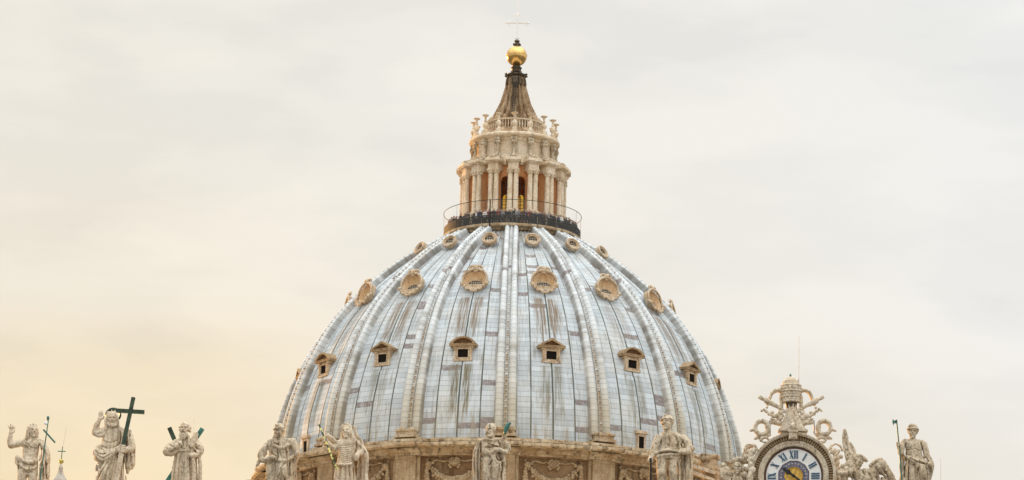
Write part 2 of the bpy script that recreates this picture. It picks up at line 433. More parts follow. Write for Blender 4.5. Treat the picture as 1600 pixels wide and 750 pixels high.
def rib():
    # section across: wall, left roll, groove, raised middle strip, groove, right roll, wall (offset x/halfwidth, height)
    sec = [(-1.06,-.8),(-1.02,-.42),(-.97,-.20),(-.88,-.04),(-.72,.05),(-.52,.04),(-.36,-.07),(-.27,-.20),(-.20,-.22),(-.16,-.10),
           (0,-.06),
           (.16,-.10),(.20,-.22),(.27,-.20),(.36,-.07),(.52,.04),(.72,.05),(.88,-.04),(.97,-.20),(1.02,-.42),(1.06,-.8)]
    P = []; T = []; B = []
    n = NROW*3
    for i in range(n+1):
        s = arc[-1]*i/n; r, z, nr, nz = merid(s); w = ribw(z)
        fr = (i % 3)
        lap = .03 if fr == 0 else 0.0            # the lower edge of each sheet laps over the next
        row = []; tr = []; br = []
        for x, h in sec:
            h = h+lap*(1 if abs(x) > .25 else 0)
            if x == 0 and i % 3 == 1 and i > 4: h += .20        # lamp studs along the crest
            row.append((x*w, -(r+h*nr), z+h*nz)); tr.append((0.5+(0 if x < -.2 else (1 if x < .2 else 2)), s/ROWH)); br.append((x*w, z))
        P.append(row); T.append(tr); B.append(br)
    o = uv_mesh('rib', [grid_mesh('', P, T, B, None, None)], M['riblead'], dome, 40); o.location = (0, 0, DZ)
    return o
r0 = rib(); r0.rotation_euler = (0, 0, PHI0)
for k in range(1, 16): copy_part(r0, dome, PHI0+STEP*k)

def frame_mat(z, inset=0.0):
    r, zz_, nr, nz = merid(arc_at(z)); return r-SHELL_IN*nr, nr, nz

BAYS = [k for k in range(16) if abs(((k+.5)*22.5+180) % 360-180) < 90]
# ---- lower row: aedicule dormers with a square black opening
def arcpts(x0, x1, z0, h, n=12):   # segment of a circle from (x0,z0) to (x1,z0) rising h
    c = (x1-x0)/2; R = (c*c+h*h)/(2*h); cx = (x0+x1)/2; zc = z0+h-R; a = math.asin(min(1, c/R))
    return [(cx+R*math.sin(-a+2*a*i/n), zc+R*math.cos(-a+2*a*i/n)) for i in range(n+1)]
def dormer(kind):
    zb = 92.0; r, nr, nz = frame_mat(zb); y = -(r-.08)       # front plane y (towards viewer)
    b = MB(); D_ = 1.7
    # body: jambs, lintel, sill around the opening
    b.box(-1.02,-.60, y, y+D_, zb+.15, zb+1.72); b.box(.60,1.02, y, y+D_, zb+.15, zb+1.72)
    b.box(-.60,.60, y+.05, y+D_, zb+.15, zb+.42); b.box(-.60,.60, y+.05, y+D_, zb+1.36, zb+1.72)
    b.box(-.72,-.602, y-.05, y+.2, zb+.36, zb+1.46); b.box(.602,.72, y-.05, y+.2, zb+.36, zb+1.46)
    b.box(-.60,.60, y-.05, y+.2, zb+1.362, zb+1.46)
    b.box(-.80,.80, y-.12, y+.5, zb+.0, zb+.16)              # sill
    for sx in (-1, 1):
        x0, x1 = sorted((sx*.72, sx*1.16)); b.box(x0, x1, y-.10, y+.6, zb+1.50, zb+1.715)   # bracket heads
        x0, x1 = sorted((sx*.78, sx*1.12)); b.box(x0, x1, y-.09, y+.6, zb+.02, zb+.30)
        b.box(min(sx*.80,sx*1.0), max(sx*.80,sx*1.0), y-.07, y-.002, zb+.302, zb+1.498)
    fr = D('dormer', b, M['dormer'], None, 30)
    p = MB(); yo = y-.24
    p.box(-1.55,1.55, yo, y+D_, zb+1.722, zb+1.92)           # cornice
    if kind == 'gable':
        out = [(-1.62,zb+1.922),(1.62,zb+1.922),(0,zb+2.85)]; inn = [(-1.12,zb+1.99),(1.12,zb+1.99),(0,zb+2.58)]
    else:
        a = arcpts(-1.58, 1.58, zb+1.922, .88, 14); out = [(-1.58,zb+1.921)]+[(1.58,zb+1.921)]+a[::-1][1:-1]
        a = arcpts(-1.18, 1.18, zb+1.99, .62, 14); inn = [(-1.18,zb+1.99)]+[(1.18,zb+1.99)]+a[::-1][1:-1]
    p.hull(out, inn, yo-.06, y+.1); p.prism(out, y+.102, y+1.75)
    pd = build('pediment', p, M['pediment'], fr, 30)
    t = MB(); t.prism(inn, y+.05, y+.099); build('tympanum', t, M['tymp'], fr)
    o = MB(); o.box(-.60,.60, y+.10, y+.13, zb+.42, zb+1.36); build('opening', o, M['dark'], fr)
    return fr
def tuck(c, k, A):                # the outermost windows stand back behind the ribs
    if abs(((k+.5)*22.5+180) % 360-180) > 70: c.location = (-.55*math.sin(A), .55*math.cos(A), DZ)
dA = dormer('gable'); dB = dormer('segment')
used = set()
for k in BAYS:
    src = dA if k % 2 == 0 else dB
    A = PHI0+STEP*(k+.5)
    if src.name not in used: used.add(src.name); c = src; c.rotation_euler = (0, 0, A)
    else: c = copy_part(src, dome, A)
    tuck(c, k, A)

# ---- middle row: shell-hooded oval windows
def shell_window():
    zc = 0.0; y = 0.0; b = MB(); n = 36; r, nr, nz = frame_mat(102.6)
    ML = Matrix.Translation((0, -(r+.40), 102.6)) @ Matrix.Rotation(R_(-21), 4, 'X') @ Matrix.Diagonal((1.04, .90, 1.02, 1))
    def ell(rx, rz, cz=zc, a0=0, a1=2*PI, m=n): return [(rx*math.cos(a0+(a1-a0)*i/m), cz+rz*math.sin(a0+(a1-a0)*i/m)) for i in range(m+(0 if abs(a1-a0-2*PI) < 1e-6 else 1))]
    # drum of the window running back into the dome
    out = ell(1.42, 1.30); b.hull(out, ell(1.18, 1.08), y-.25, y+.28)
    # concave shell: rings going back toward the window
    rings = []
    for i in range(7):
        q = i/6; rx = 1.18*(1-q)+.80*q; rz = 1.08*(1-q)+.44*q; cz = zc*(1-q)+(zc-.30)*q; d = .62*math.sin(q*PI/2)
        rings.append([(x, y-.24+d, z) for x, z in ell(rx, rz, cz)])
    v = [p for rg in rings for p in rg]; f = [(i*n+j, i*n+(j+1) % n, (i+1)*n+(j+1) % n, (i+1)*n+j) for i in range(6) for j in range(n)]
    nb = MB(); nb.v = [tuple(ML @ Vector(p)) for p in v]; nb.f = f; nb.m = [0]*len(f); NB = nb
    hd = b; b = MB()
    # projecting hood rim over the top half, with curled ends
    hood = [(1.36*math.cos(a), y-.36-.22*math.sin(a), zc+1.24*math.sin(a)) for a in np.linspace(-.30, PI+.30, 26)]
    b.tube(hood, [.10+.07*math.sin(PI*i/25) for i in range(26)], 8)
    for sx in (-1, 1):
        b.sphere((sx*1.34, y-.44, zc-.66), (.26,.24,.26)); b.sphere((sx*1.06, y-.42, zc-.98), (.22,.22,.2)); b.sphere((sx*1.52, y-.3, zc-.40), (.13,.14,.16))
        b.tube([(sx*1.0,y-.36,zc-.95),(sx*.78,y-.42,zc-1.42),(sx*.50,y-.44,zc-1.34),(sx*.30,y-.44,zc-1.58),(0,y-.46,zc-1.70)], [.13,.16,.12,.14,.17], 8)
        b.tube([(0,y-.5,zc+1.30),(sx*.30,y-.54,zc+1.66),(sx*.58,y-.50,zc+1.60),(sx*.72,y-.46,zc+1.34)], [.15,.17,.16,.10], 8)
    b.sphere((0, y-.58, zc+1.44), (.26,.22,.34)); b.sphere((0, y-.46, zc+1.02), (.28,.16,.14))
    for i in range(7):            # little dentils hanging from the crest
        b.sphere((-.36+.12*i, y-.42, zc+.98-.05*abs(i-3)), (.045,.05,.07), 6, 4)
    hd, b = b, hd
    # oval frame around the half-moon pane
    b.tube([(x, y+.30, z) for x, z in ell(.84, .48, zc-.30, 0, 2*PI, 28)], .085, 8, closed=True)
    b.prism(ell(.80, .44, zc-.32, PI, 2*PI, 16), y+.30, y+.42)
    b.v = [tuple(ML @ Vector(p)) for p in b.v]; fr = D('shell_window', b, M['dormer'], None, 50); hd.v = [tuple(ML @ Vector(p)) for p in hd.v]; build('hood', hd, M['dormer'], fr, 60)
    build('niche', NB, M['niche'], fr, 60)
    g = MB(); g.hull(ell(1.30, 1.18), ell(1.20, 1.10), y+.281, y+1.7); g.v = [tuple(ML @ Vector(p)) for p in g.v]; build('cheek', g, M['sheet'], fr, 50)
    g = MB(); g.prism(ell(.80, .46, zc-.30, 0, PI, 16), y+.40, y+.44); g.v = [tuple(ML @ Vector(p)) for p in g.v]; build('pane', g, M['pane'], fr)
    g = MB()
    for i in range(5): g.box(-.50+.25*i-.03, -.50+.25*i+.03, y+.33, y+.38, zc-.33, zc-.30+.44*math.sqrt(max(.05, 1-((-.50+.25*i)/.80)**2)))
    g.box(-.72,.72, y+.335, y+.375, zc-.12, zc-.07); g.box(-.74,.74, y+.325, y+.385, zc-.36, zc-.29); g.v = [tuple(ML @ Vector(p)) for p in g.v]; build('grille', g, M['muntin'], fr)
    return fr
sw = shell_window()
for i, k in enumerate(BAYS):
    A = PHI0+STEP*(k+.5)
    c = sw
    if i == 0: sw.rotation_euler = (0, 0, A)
    else: c = copy_part(sw, dome, A)
    c.location = (0, 0, DZ); tuck(c, k, A)

# ---- top row: round eyes
def oculus():
    zc = 109.2; r, nr, nz = frame_mat(zc-.3); b = MB(); n = 30
    M_ = Matrix.Translation((0, -r+.02, zc)) @ Matrix.Rotation(R_(-26), 4, 'X') @ Matrix.Diagonal((.9, .9, .9, 1))
    ell = lambda a, c=0.0: [(a*math.cos(2*PI*i/n), c+a*.92*math.sin(2*PI*i/n)) for i in range(n)]
    b.hull(ell(1.0), ell(.62), -.30, .20, M=M_)
    b.tube([(x, -.30, z) for x, z in ell(.90)], .15, 8, M=M_, closed=True)
    b.tube([(x, -.26, z) for x, z in ell(.66)], .08, 8, M=M_, closed=True)
    low = [(.62*math.cos(a), .57*math.sin(a)) for a in np.linspace(PI+.25, 2*PI-.25, 14)]; b.prism(low, -.18, .1, M=M_)
    fr = D('round_window', b, M['dormer'], None, 50)
    g = MB(); g.hull(ell(.94), ell(.64), .201, 1.0, M=M_); build('cheek', g, M['sheet'], fr, 50)
    g = MB(); g.prism(ell(.60), .12, .16, M=M_); build('pane', g, M['pane'], fr)
    g = MB()
    for i in range(3): g.box(-.30+.30*i-.035, -.30+.30*i+.035, -.10, -.05, -.15, .50, M=M_)
    g.box(-.6,.6,-.11,-.045,.18,.24, M=M_); g.box(-.58,.58,-.14,-.03,-.17,-.10, M=M_); build('grille', g, M['muntin'], fr)
    return fr
oc = oculus()
for i, k in enumerate([q for q in BAYS if abs(((q+.5)*22.5+180) % 360-180) < 70]):
    A = PHI0+STEP*(k+.5)
    if i == 0: oc.rotation_euler = (0, 0, A)
    else: copy_part(oc, dome, A)

# ---- small service doors at the foot of two bays
def hatch():
    zb = 82.5; r, nr, nz = frame_mat(83.2); y = -(r+.14); b = MB()
    b.box(-.62,-.36, y, y+1.4, zb, zb+2.0); b.box(.36,.62, y, y+1.4, zb, zb+2.0); b.box(-.36,.36, y, y+1.4, zb+1.7, zb+2.0)
    b.box(-.80,.80, y-.16, y+1.5, zb+2.003, zb+2.22); b.box(-.66,.66, y-.08, y+1.5, zb+2.223, zb+2.36)
    fr = D('service_door', b, M['dormer'], None, 30)
    o = MB(); o.box(-.36,.36, y+.07, y+.10, zb, zb+1.7); build('opening', o, M['dark'], fr); return fr
h = hatch(); h.rotation_euler = (0, 0, PHI0+STEP*1.5); copy_part(h, dome, PHI0-STEP*2.5)

# ---- attic of the drum: cornice, wall with garlands, pilasters under the ribs
CORN = [(27.2,82.75),(28.30,82.70),(28.34,82.48),(28.62,82.44),(29.0,82.36),(29.06,81.92),(29.0,81.86),(29.02,81.62),(29.6,81.56),(30.12,81.48),(30.2,81.40),(30.2,81.0),(30.06,80.96),(30.0,80.84),(28.98,80.84),(28.95,80.52),(28.72,80.44),(28.70,80.14),(28.46,80.08),(28.42,79.72)]
CORN = [(r, 82.75-(82.75-z)*.68) for r, z in CORN]
b = MB(); b.lathe(CORN+[(28.3,80.66)], 192); D('cornice', b, M['drum'], None, 30)
b = MB(); b.lathe([(28.42,80.69),(28.42,80.50),(28.22,80.46),(28.22,74.6),(28.6,74.5),(28.6,74.1),(28.9,74.0)], 192); D('attic_wall', b, M['wall'], None, 30)
b = MB(); b.lathe([(28.0,74.2),(29.6,74.05),(30.4,73.8),(30.4,73.1),(29.6,72.7),(29.2,71.4),(28.2,71.2),(28.2,46.0)], 128); D('drum_wall', b, M['drum'], None, 30)
def pier():
    b = MB(); hw = 1.78/29.3
    b.lathe([(r+.62, z+(.02 if i < 2 else 0)) for i, (r, z) in enumerate(CORN)]+[(28.2,80.66),(27.6,80.67),(27.6,82.77)], 6, -hw, hw, cap=True)
    blk = b; b = MB(); hw = 1.22/29
    b.lathe([(28.1,80.69),(29.02,80.66),(28.98,80.36),(28.86,80.3),(28.86,74.5),(28.1,74.5)], 4, -hw, hw, cap=True)      # pilaster
    for sx in (-1, 1):
        h0 = sx*1.62/28.6; h1 = sx*1.24/28.6
        b.lathe([(28.1,80.66),(28.56,80.65),(28.56,74.5),(28.1,74.5)], 2, min(h0,h1), max(h0,h1), cap=True)
    o = D('pilaster', b, M['swag'], None, 30); build('cornice_block', blk, M['drum'], o, 30)
    p = MB(); p.box(-1.30,1.30,-29.5,-27.2,82.72,83.0); p.box(-1.12,1.12,-29.22,-27.2,83.0,83.45); p.box(-1.22,1.22,-29.36,-27.2,83.45,83.66)
    for sx in (-1, 1): p.sphere((sx*.60,-28.9,83.5),(.52,.45,.42))
    build('rib_foot', p, M['drum'], o, 30); return o
pp = pier()
for i, k in enumerate(range(-5, 6)):
    if i == 0: pp.rotation_euler = (0, 0, PHI0+STEP*k)
    else: copy_part(pp, dome, PHI0+STEP*k)
def garland():
    b = MB(); rw = 28.24; rnd = random.Random(4)
    def P(x, z, o=.0): a = x/rw; z = z+1.12; return ((rw+o)*math.sin(a), -(rw+o)*math.cos(a), z)
    for i in range(23):            # fruit swag
        q = i/22*2-1; x = q*2.75; z = 78.35-1.85*(1-q*q)**.85; w = .27+.24*(1-q*q)
        for j in range(3):
            b.sphere(P(x+rnd.uniform(-.12,.12), z+(j-1)*w*.75+rnd.uniform(-.08,.08), .26+.20*(j == 1)), (w*.62, w*.6, w*.62), 8, 6)
    for sx in (-1, 1):             # knots and hanging ends
        b.sphere(P(sx*2.95, 78.55, .25), (.40,.38,.38), 10, 6); b.sphere(P(sx*2.55, 78.72, .12), (.25,.22,.2), 8, 6)
        for j in range(5): b.sphere(P(sx*(3.12+.05*(j % 2)), 78.15-.32*j, .18), (.24+.04*j, .28, .24), 8, 6)
        b.tube([P(sx*2.9,78.7,.1), P(sx*2.1,79.05,.1), P(sx*1.2,78.85,.1), P(sx*.7,79.0,.1)], [.10,.13,.12,.08], 6)
        b.tube([P(sx*3.0,78.8,.1), P(sx*3.25,79.1,.12), P(sx*2.95,79.3,.12)], [.10,.12,.06], 6)
    o = D('garland', b, M['swag'], None, 60)
    m = MB()
    m.sphere(P(0,78.75,.22), (.46,.40,.52), 14, 10); m.sphere(P(0,78.55,.55), (.22,.2,.2)); m.sphere(P(0,78.72,.62), (.09,.14,.16))
    for sx in (-1, 1):
        m.sphere(P(sx*.20,78.92,.52), (.15,.12,.08)); m.sphere(P(sx*.26,78.58,.5), (.16,.14,.15))
        for j in range(5): m.sphere(P(sx*(.42+.12*(j % 2)), 79.1-.22*j, .16), (.22,.22,.18), 8, 6)
        m.sphere(P(sx*.22,79.2,.2), (.2,.2,.16), 8, 6)
    build('lion_mask', m, M['swag'], o, 60); return o
gg = garland()
for i, k in enumerate(range(-4, 4)):
    A = PHI0+STEP*(k+.5)
    if i == 0: gg.rotation_euler = (0, 0, A)
    else: copy_part(gg, dome, A)

# ------------------------------------------------------------------ gallery and lantern
b = MB()
b.lathe([(6.0,110.2),(7.75,110.6),(7.75,111.55),(7.95,111.62),(8.02,111.85),(8.35,111.98),(8.42,112.05),(8.42,112.28),(8.30,112.36),(4.0,112.38)], 128)
D('gallery', b, M['drum'], None, 30)
b = MB(); n = 330
for i in range(n):
    a = 2*PI*i/n; x, y = 8.18*math.sin(a), -8.18*math.cos(a)
    b.box(-.036,.036,-.02,.02,112.36,113.36, M=Matrix.Translation((x,y,0)) @ Matrix.Rotation(a,4,'Z'))
for z in (112.5, 112.95, 113.36): b.tube([(8.18*math.sin(2*PI*i/128), -8.18*math.cos(2*PI*i/128), z) for i in range(128)], .045, 6, closed=True)
rail = D('railing', b, M['iron'])
t = NT('wire_screen'); tr = t.N.new('ShaderNodeBsdfTransparent'); mx = t.N.new('ShaderNodeMixShader'); mx.inputs[0].default_value = .07
t.done((.45,.43,.38), .5); t.L.new(tr.outputs[0], mx.inputs[1]); t.L.new(t.b.outputs[0], mx.inputs[2]); t.L.new(mx.outputs[0], t.N['Material Output'].inputs[0])
b = MB(); b.lathe([(8.30,112.4),(8.30,115.17)], 128); scr = D('safety_screen', b, t.mat, None, 40)
b = MB(); b.tube([(8.30*math.sin(2*PI*i/128), -8.30*math.cos(2*PI*i/128), 115.2) for i in range(128)], .036, 6, closed=True); build('top_rail', b, M['iron'], scr)
for k in range(12):
    a = PHI0+R_(7)+k*R_(30); b = MB(); b.tube([(8.30*math.sin(a), -8.30*math.cos(a), 112.36),(8.30*math.sin(a), -8.30*math.cos(a), 115.16)], .014, 6); build('post', b, M['iron'], scr)
a = PHI0-math.asin(34/12.97/8.45); b = MB(); b.tube([(8.47*math.sin(a), -8.47*math.cos(a), 111.5),(8.47*math.sin(a), -8.47*math.cos(a), 115.2)], .075, 8); b.sphere((8.47*math.sin(a), -8.47*math.cos(a), 111.5), .16); D('lamp_pole', b, M['iron'], None, 40)

# lantern wall: 16 arched openings cut through a thick ring
def lantern_wall():
    b = MB(); R1, R2 = 4.72, 4.15; z0, zs, z1 = 114.3, 118.45, 120.3; hw = .56; n = 10
    for k in range(16):
        ac = PHI0+STEP*(k+.5)
        wa = math.asin(hw/R1)
        def q(a, z, R): return (R*math.sin(a), -R*math.cos(a), z)
        # blank pier between openings
        b.lathe([(R2,112.3),(R1,112.3),(R1,z1),(R2,z1),(R2,112.3)], 4, ac+wa-STEP*0, ac+STEP-wa)
        # below the opening
        b.lathe([(R2,112.3),(R1,112.3),(R1,z0),(R2,z0),(R2,112.3)], 4, ac-wa, ac+wa)
        # above the arch
        v = []; f = []
        for i in range(n+1):
            t_ = -1+2*i/n; a = ac+wa*t_; za = zs+hw*math.sqrt(max(0, 1-t_*t_))
            v += [q(a,za,R1), q(a,z1,R1), q(a,z1,R2), q(a,za,R2)]
        for i in range(n): 
            for j in range(4): f.append((i*4+j, i*4+(j+1) % 4, (i+1)*4+(j+1) % 4, (i+1)*4+j))
        b.add(v, f)
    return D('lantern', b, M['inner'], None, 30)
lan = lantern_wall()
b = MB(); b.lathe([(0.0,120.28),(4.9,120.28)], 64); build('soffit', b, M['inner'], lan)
def arch_window():
    b = MB(); R = 4.35; hw = .56
    pts = [(-hw,114.3),(hw,114.3),(hw,118.45)]+[(hw*math.cos(a),118.45+hw*math.sin(a)) for a in np.linspace(.2,PI-.2,10)]+[(-hw,118.45)]
    inn = [(x*.80,114.42+(z-114.3)*.965) for x, z in pts]; b.hull(pts, inn, -R-.05, -R+.05)
    b.box(-.03,.03,-R-.03,-R+.03,114.4,118.85); 
    for i in range(4): b.box(-hw*.8,hw*.8,-R-.031,-R+.031,115.1+.85*i,115.16+.85*i)
    w = build('arched_window', b, M['copper'], lan)
    g = MB(); g.box(-.45,.45,-R+.012,-R+.03,114.4,118.85); build('pane', g, GLASS, w)
    return w
t = NT('glow_tinted_glass'); tr = t.N.new('ShaderNodeBsdfTransparent'); mx = t.N.new('ShaderNodeMixShader'); mx.inputs[0].default_value = .12
tr.inputs[0].default_value = (1.0,.86,.46,1)  # amber tint supplies the sunset glow seen in the windows
t.done((.06,.055,.045), .2); t.L.new(tr.outputs[0], mx.inputs[1]); t.L.new(t.b.outputs[0], mx.inputs[2]); t.L.new(mx.outputs[0], t.N['Material Output'].inputs[0]); GLASS = t.mat
aw = arch_window()
for k in range(16):
    A = PHI0+STEP*(k+.5)
    if k == 0: aw.rotation_euler = (0, 0, A)
    else: copy_part(aw, lan, A)
# buttress with paired columns, entablature block
def buttress():
    b = MB(); RC = 6.12
    b.box(-.62,.62,-RC-.36,-4.5,119.58,120.22)                    # architrave
    b.box(-.66,.66,-RC-.42,-4.5,120.222,120.36); b.box(-.80,.80,-RC-.66,-4.5,120.362,120.50); b.box(-.90,.90,-RC-.80,-4.5,120.502,120.74); b.box(-.84,.84,-RC-.70,-4.5,120.742,120.88)
    o = build('buttress', b, M['lantern'], lan, 30)
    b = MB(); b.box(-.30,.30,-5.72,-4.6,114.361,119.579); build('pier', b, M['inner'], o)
    b = MB(); b.box(-.62,.62,-RC-.52,-4.6,112.36,114.15); b.box(-.70,.70,-RC-.60,-4.6,114.152,114.36); build('column_base', b, M['lantern'], o)
    return o
bt = buttress()
def column(sx):
    b = MB(); M_ = Matrix.Translation((sx*.345,-6.12,0))
    b.box(-.38,.38,-.38,.38,114.36,114.50, M=M_)
    b.lathe([(.38,114.502),(.38,114.60),(.33,114.66),(.345,114.72),(.315,114.80),(.31,117.0),(.28,118.88)], 16, M=M_)
    b.lathe([(.29,118.88),(.29,118.95),(.26,118.97)], 16, M=M_)
    b.lathe([(.25,118.97),(.29,119.2),(.40,119.46)], 12, M=M_)
    for q in range(8):            # acanthus tips
        a = q*PI/4; b.sphere((.33*math.sin(a), -.33*math.cos(a), 119.16), (.09,.09,.13), 6, 5, M=M_)
    for a in (PI/4, 3*PI/4, 5*PI/4, 7*PI/4): b.sphere((.43*math.sin(a), -.43*math.cos(a), 119.40), (.11,.11,.11), 8, 6, M=M_)
    b.box(-.37,.37,-.37,.37,119.46,119.578, M=M_)
    return build('column', b, M['lantern'], lan, 40)
cols = [column(-1), column(1)]
def volute():
    b = MB()                       # scroll buttress above each column pair
    path = [(0,-6.35,121.0),(0,-5.9,121.25),(0,-5.4,121.45),(0,-5.12,121.9),(0,-5.02,122.5),(0,-5.12,123.2)]
    b.tube(path, [.26,.25,.22,.20,.20,.24], 10)
    b.tube([(-.34,-6.45,121.06),(.34,-6.45,121.06)], .21, 12); b.tube([(-.34,-5.16,123.2),(.34,-5.16,123.2)], .24, 12)
    for sx in (-1, 1):
        b.sphere((sx*.58,-6.1,120.98),(.26,.34,.15),8,6); b.tube([(sx*.3,-6.3,121.05),(sx*.6,-5.7,121.2),(sx*.30,-5.15,121.8)],[.12,.15,.08],6)
    b.box(-.38,.38,-5.30,-4.7,123.46,123.80)
    return build('scroll_bracket', b, M['statue_dark'], lan, 50)
vo = volute()
def candelabrum():
    b = MB(); M_ = Matrix.Translation((0,-4.98,0))
    b.box(-.36,.36,-.36,.36,124.42,124.62, M=M_); b.box(-.28,.28,-.28,.28,124.62,124.90, M=M_)
    b.lathe([(.30,124.9),(.22,124.98),(.15,125.1),(.28,125.28),(.36,125.5),(.33,125.68),(.18,125.85),(.14,126.0),(.21,126.06),(.13,126.12),(.12,126.5),(.20,126.6),(.40,126.72),(.42,126.80),(.18,126.86),(.0,126.95)], 14, M=M_)
    return build('candelabrum', b, M['lantern'], lan, 50)
ca = candelabrum()
for k in range(16):
    A = PHI0+STEP*k
    for s_ in (bt, cols[0], cols[1], vo, ca):
        if k == 0: s_.rotation_euler = (0, 0, A)
        else: copy_part(s_, lan, A)
b = MB(); b.lathe([(4.85,120.30),(5.12,120.34),(5.16,120.9),(5.12,121.3),(4.86,121.4),(4.82,121.6),(4.74,121.7),(4.74,123.4),(4.86,123.5),(4.90,123.75),(5.15,123.85),(5.42,124.02),(5.5,124.1),(5.5,124.3),(5.36,124.42),(3.9,124.44)], 96)
build('upper_storey', b, M['lantern'], lan, 30)
b = MB(); b.lathe([(4.9,124.44),(4.3,124.75),(3.75,125.2),(3.70,125.45),(2.6,125.5)], 64)
build('lead_skirt', b, M['spire'], lan, 40)
b = MB(); n = 64
for i in range(n):
    a = 2*PI*i/n; M_ = Matrix.Translation((3.5*math.sin(a),-3.5*math.cos(a),0))
    b.lathe([(.09,125.5),(.05,125.62),(.10,125.85),(.05,126.15),(.08,126.42)], 6, M=M_)
b.lathe([(3.36,126.42),(3.62,126.42),(3.64,126.58),(3.36,126.58),(3.36,126.42)], 64)
build('balustrade', b, M['lantern'], lan, 50)

# spire: concave cone with rounded fins
def spire():
    zs = np.linspace(125.5, 133.0, 26); b = MB(); n = 16*12; v = []; f = []
    def rad(z): return float(np.interp(z, [125.5,126.6,127.6,129.3,131.4,132.7,133.0], [3.3,3.12,2.66,1.84,1.24,.95,.92]))
    for z in zs:
        R = rad(z)
        for i in range(n):
            ph = (i % 12)/12; fin = max(0, math.cos((ph-.5)*2*PI))**1.4
            a = 2*PI*(i-6)/n+PHI0; r = R*(.60+.43*fin); v.append((r*math.sin(a), -r*math.cos(a), z))
    for i in range(len(zs)-1):
        for j in range(n): f.append((i*n+j, i*n+(j+1) % n, (i+1)*n+(j+1) % n, (i+1)*n+j))
    b.add(v, f)
    for k in range(16):            # base volutes and rung pegs along each fin
        a = PHI0+k*STEP; M_ = Matrix.Rotation(a, 4, 'Z')
        b.sphere((0,-3.1,126.75),(.22,.3,.5),8,6, M=M_)
        for z in np.linspace(127.4, 132.2, 14): b.sphere((0,-rad(z)*1.02,z),(.06,.06,.06),6,4, M=M_)
    o = D('spire', b, M['spire'], None, 50)
    b = MB()                       # crown of brackets at its head
    b.lathe([(.9,132.6),(1.12,132.75),(1.15,132.95),(.72,133.05),(.60,133.2),(.72,133.3),(.58,133.45),(.62,133.7),(.70,133.8),(.52,133.95),(.40,134.2)], 24)
    for k in range(8):
        a = PHI0+R_(22.5)+k*R_(45); M_ = Matrix.Rotation(a, 4, 'Z')
        b.tube([(0,-.95,131.5),(0,-1.28,131.6),(0,-1.22,132.2),(0,-1.05,132.6),(0,-1.42,132.95)], [.08,.13,.09,.10,.16], 6, M=M_)
    build('finial_collar', b, M['copper'], o, 40)
    b = MB()
    for sx in (-.17, .17): b.tube([(sx,-rad(z)*1.08-.05,z) for z in np.linspace(126.6,132.4,14)], .04, 5, M=Matrix.Rotation(PHI0-R_(4),4,'Z'))
    for z in np.linspace(126.7,132.3,24): b.box(-.17,.17,-rad(z)*1.08-.08,-rad(z)*1.08-.02,z-.03,z+.03, M=Matrix.Rotation(PHI0-R_(4),4,'Z'))
    build('ladder', b, M['iron'], o)
    b = MB(); b.box(-.30,.30,-1.32,-.8,131.2,132.5, M=Matrix.Rotation(PHI0-R_(3),4,'Z')); build('hatch', b, M['copper'], o)
spire()
b = MB(); b.sphere((0,0,135.32), 1.27, 40, 24); orb = D('orb', b, M['gold'], None, 60)
b = MB(); b.tube([(1.28*math.sin(2*PI*i/48), -1.28*math.cos(2*PI*i/48), 135.36) for i in range(48)], .035, 6, closed=True); build('seam', b, M['gold'], orb, 60)
b = MB(); b.lathe([(.45,136.5),(.40,136.7),(.30,136.8),(.22,137.0),(.34,137.15),(.30,137.3),(.1,137.42)], 16)
for k in range(6): b.sphere((.38*math.sin(k*PI/3),-.38*math.cos(k*PI/3),136.78),(.16,.16,.14),8,6)
D('orb_mount', b, M['copper'], None, 50)
b = MB(); Mx = Matrix.Rotation(PHI0,4,'Z')
b.box(-.085,.085,-.085,.085,137.4,140.6, M=Mx); b.box(-1.25,-.086,-.084,.084,139.45,139.62, M=Mx); b.box(.086,1.25,-.084,.084,139.45,139.62, M=Mx)
for sx in (-1, 1):
    b.sphere((sx*1.32,0,139.53),(.15,.1,.13),10,8,M=Mx); b.sphere((sx*1.05,0,139.75),(.09,.08,.12),8,6,M=Mx); b.sphere((sx*1.05,0,139.3),(.09,.08,.12),8,6,M=Mx)
    b.sphere((sx*.25,0,140.5),(.12,.08,.09),8,6,M=Mx); b.sphere((sx*.20,0,137.6),(.16,.1,.08),8,6,M=Mx)
b.sphere((0,0,140.68),(.13,.1,.16),10,8,M=Mx)
D('cross', b, M['white'], None, 40)
b = MB(); b.tube([(0,0,140.75),(0,0,142.8)], .025, 6); D('lightning_rod', b, M['white'])
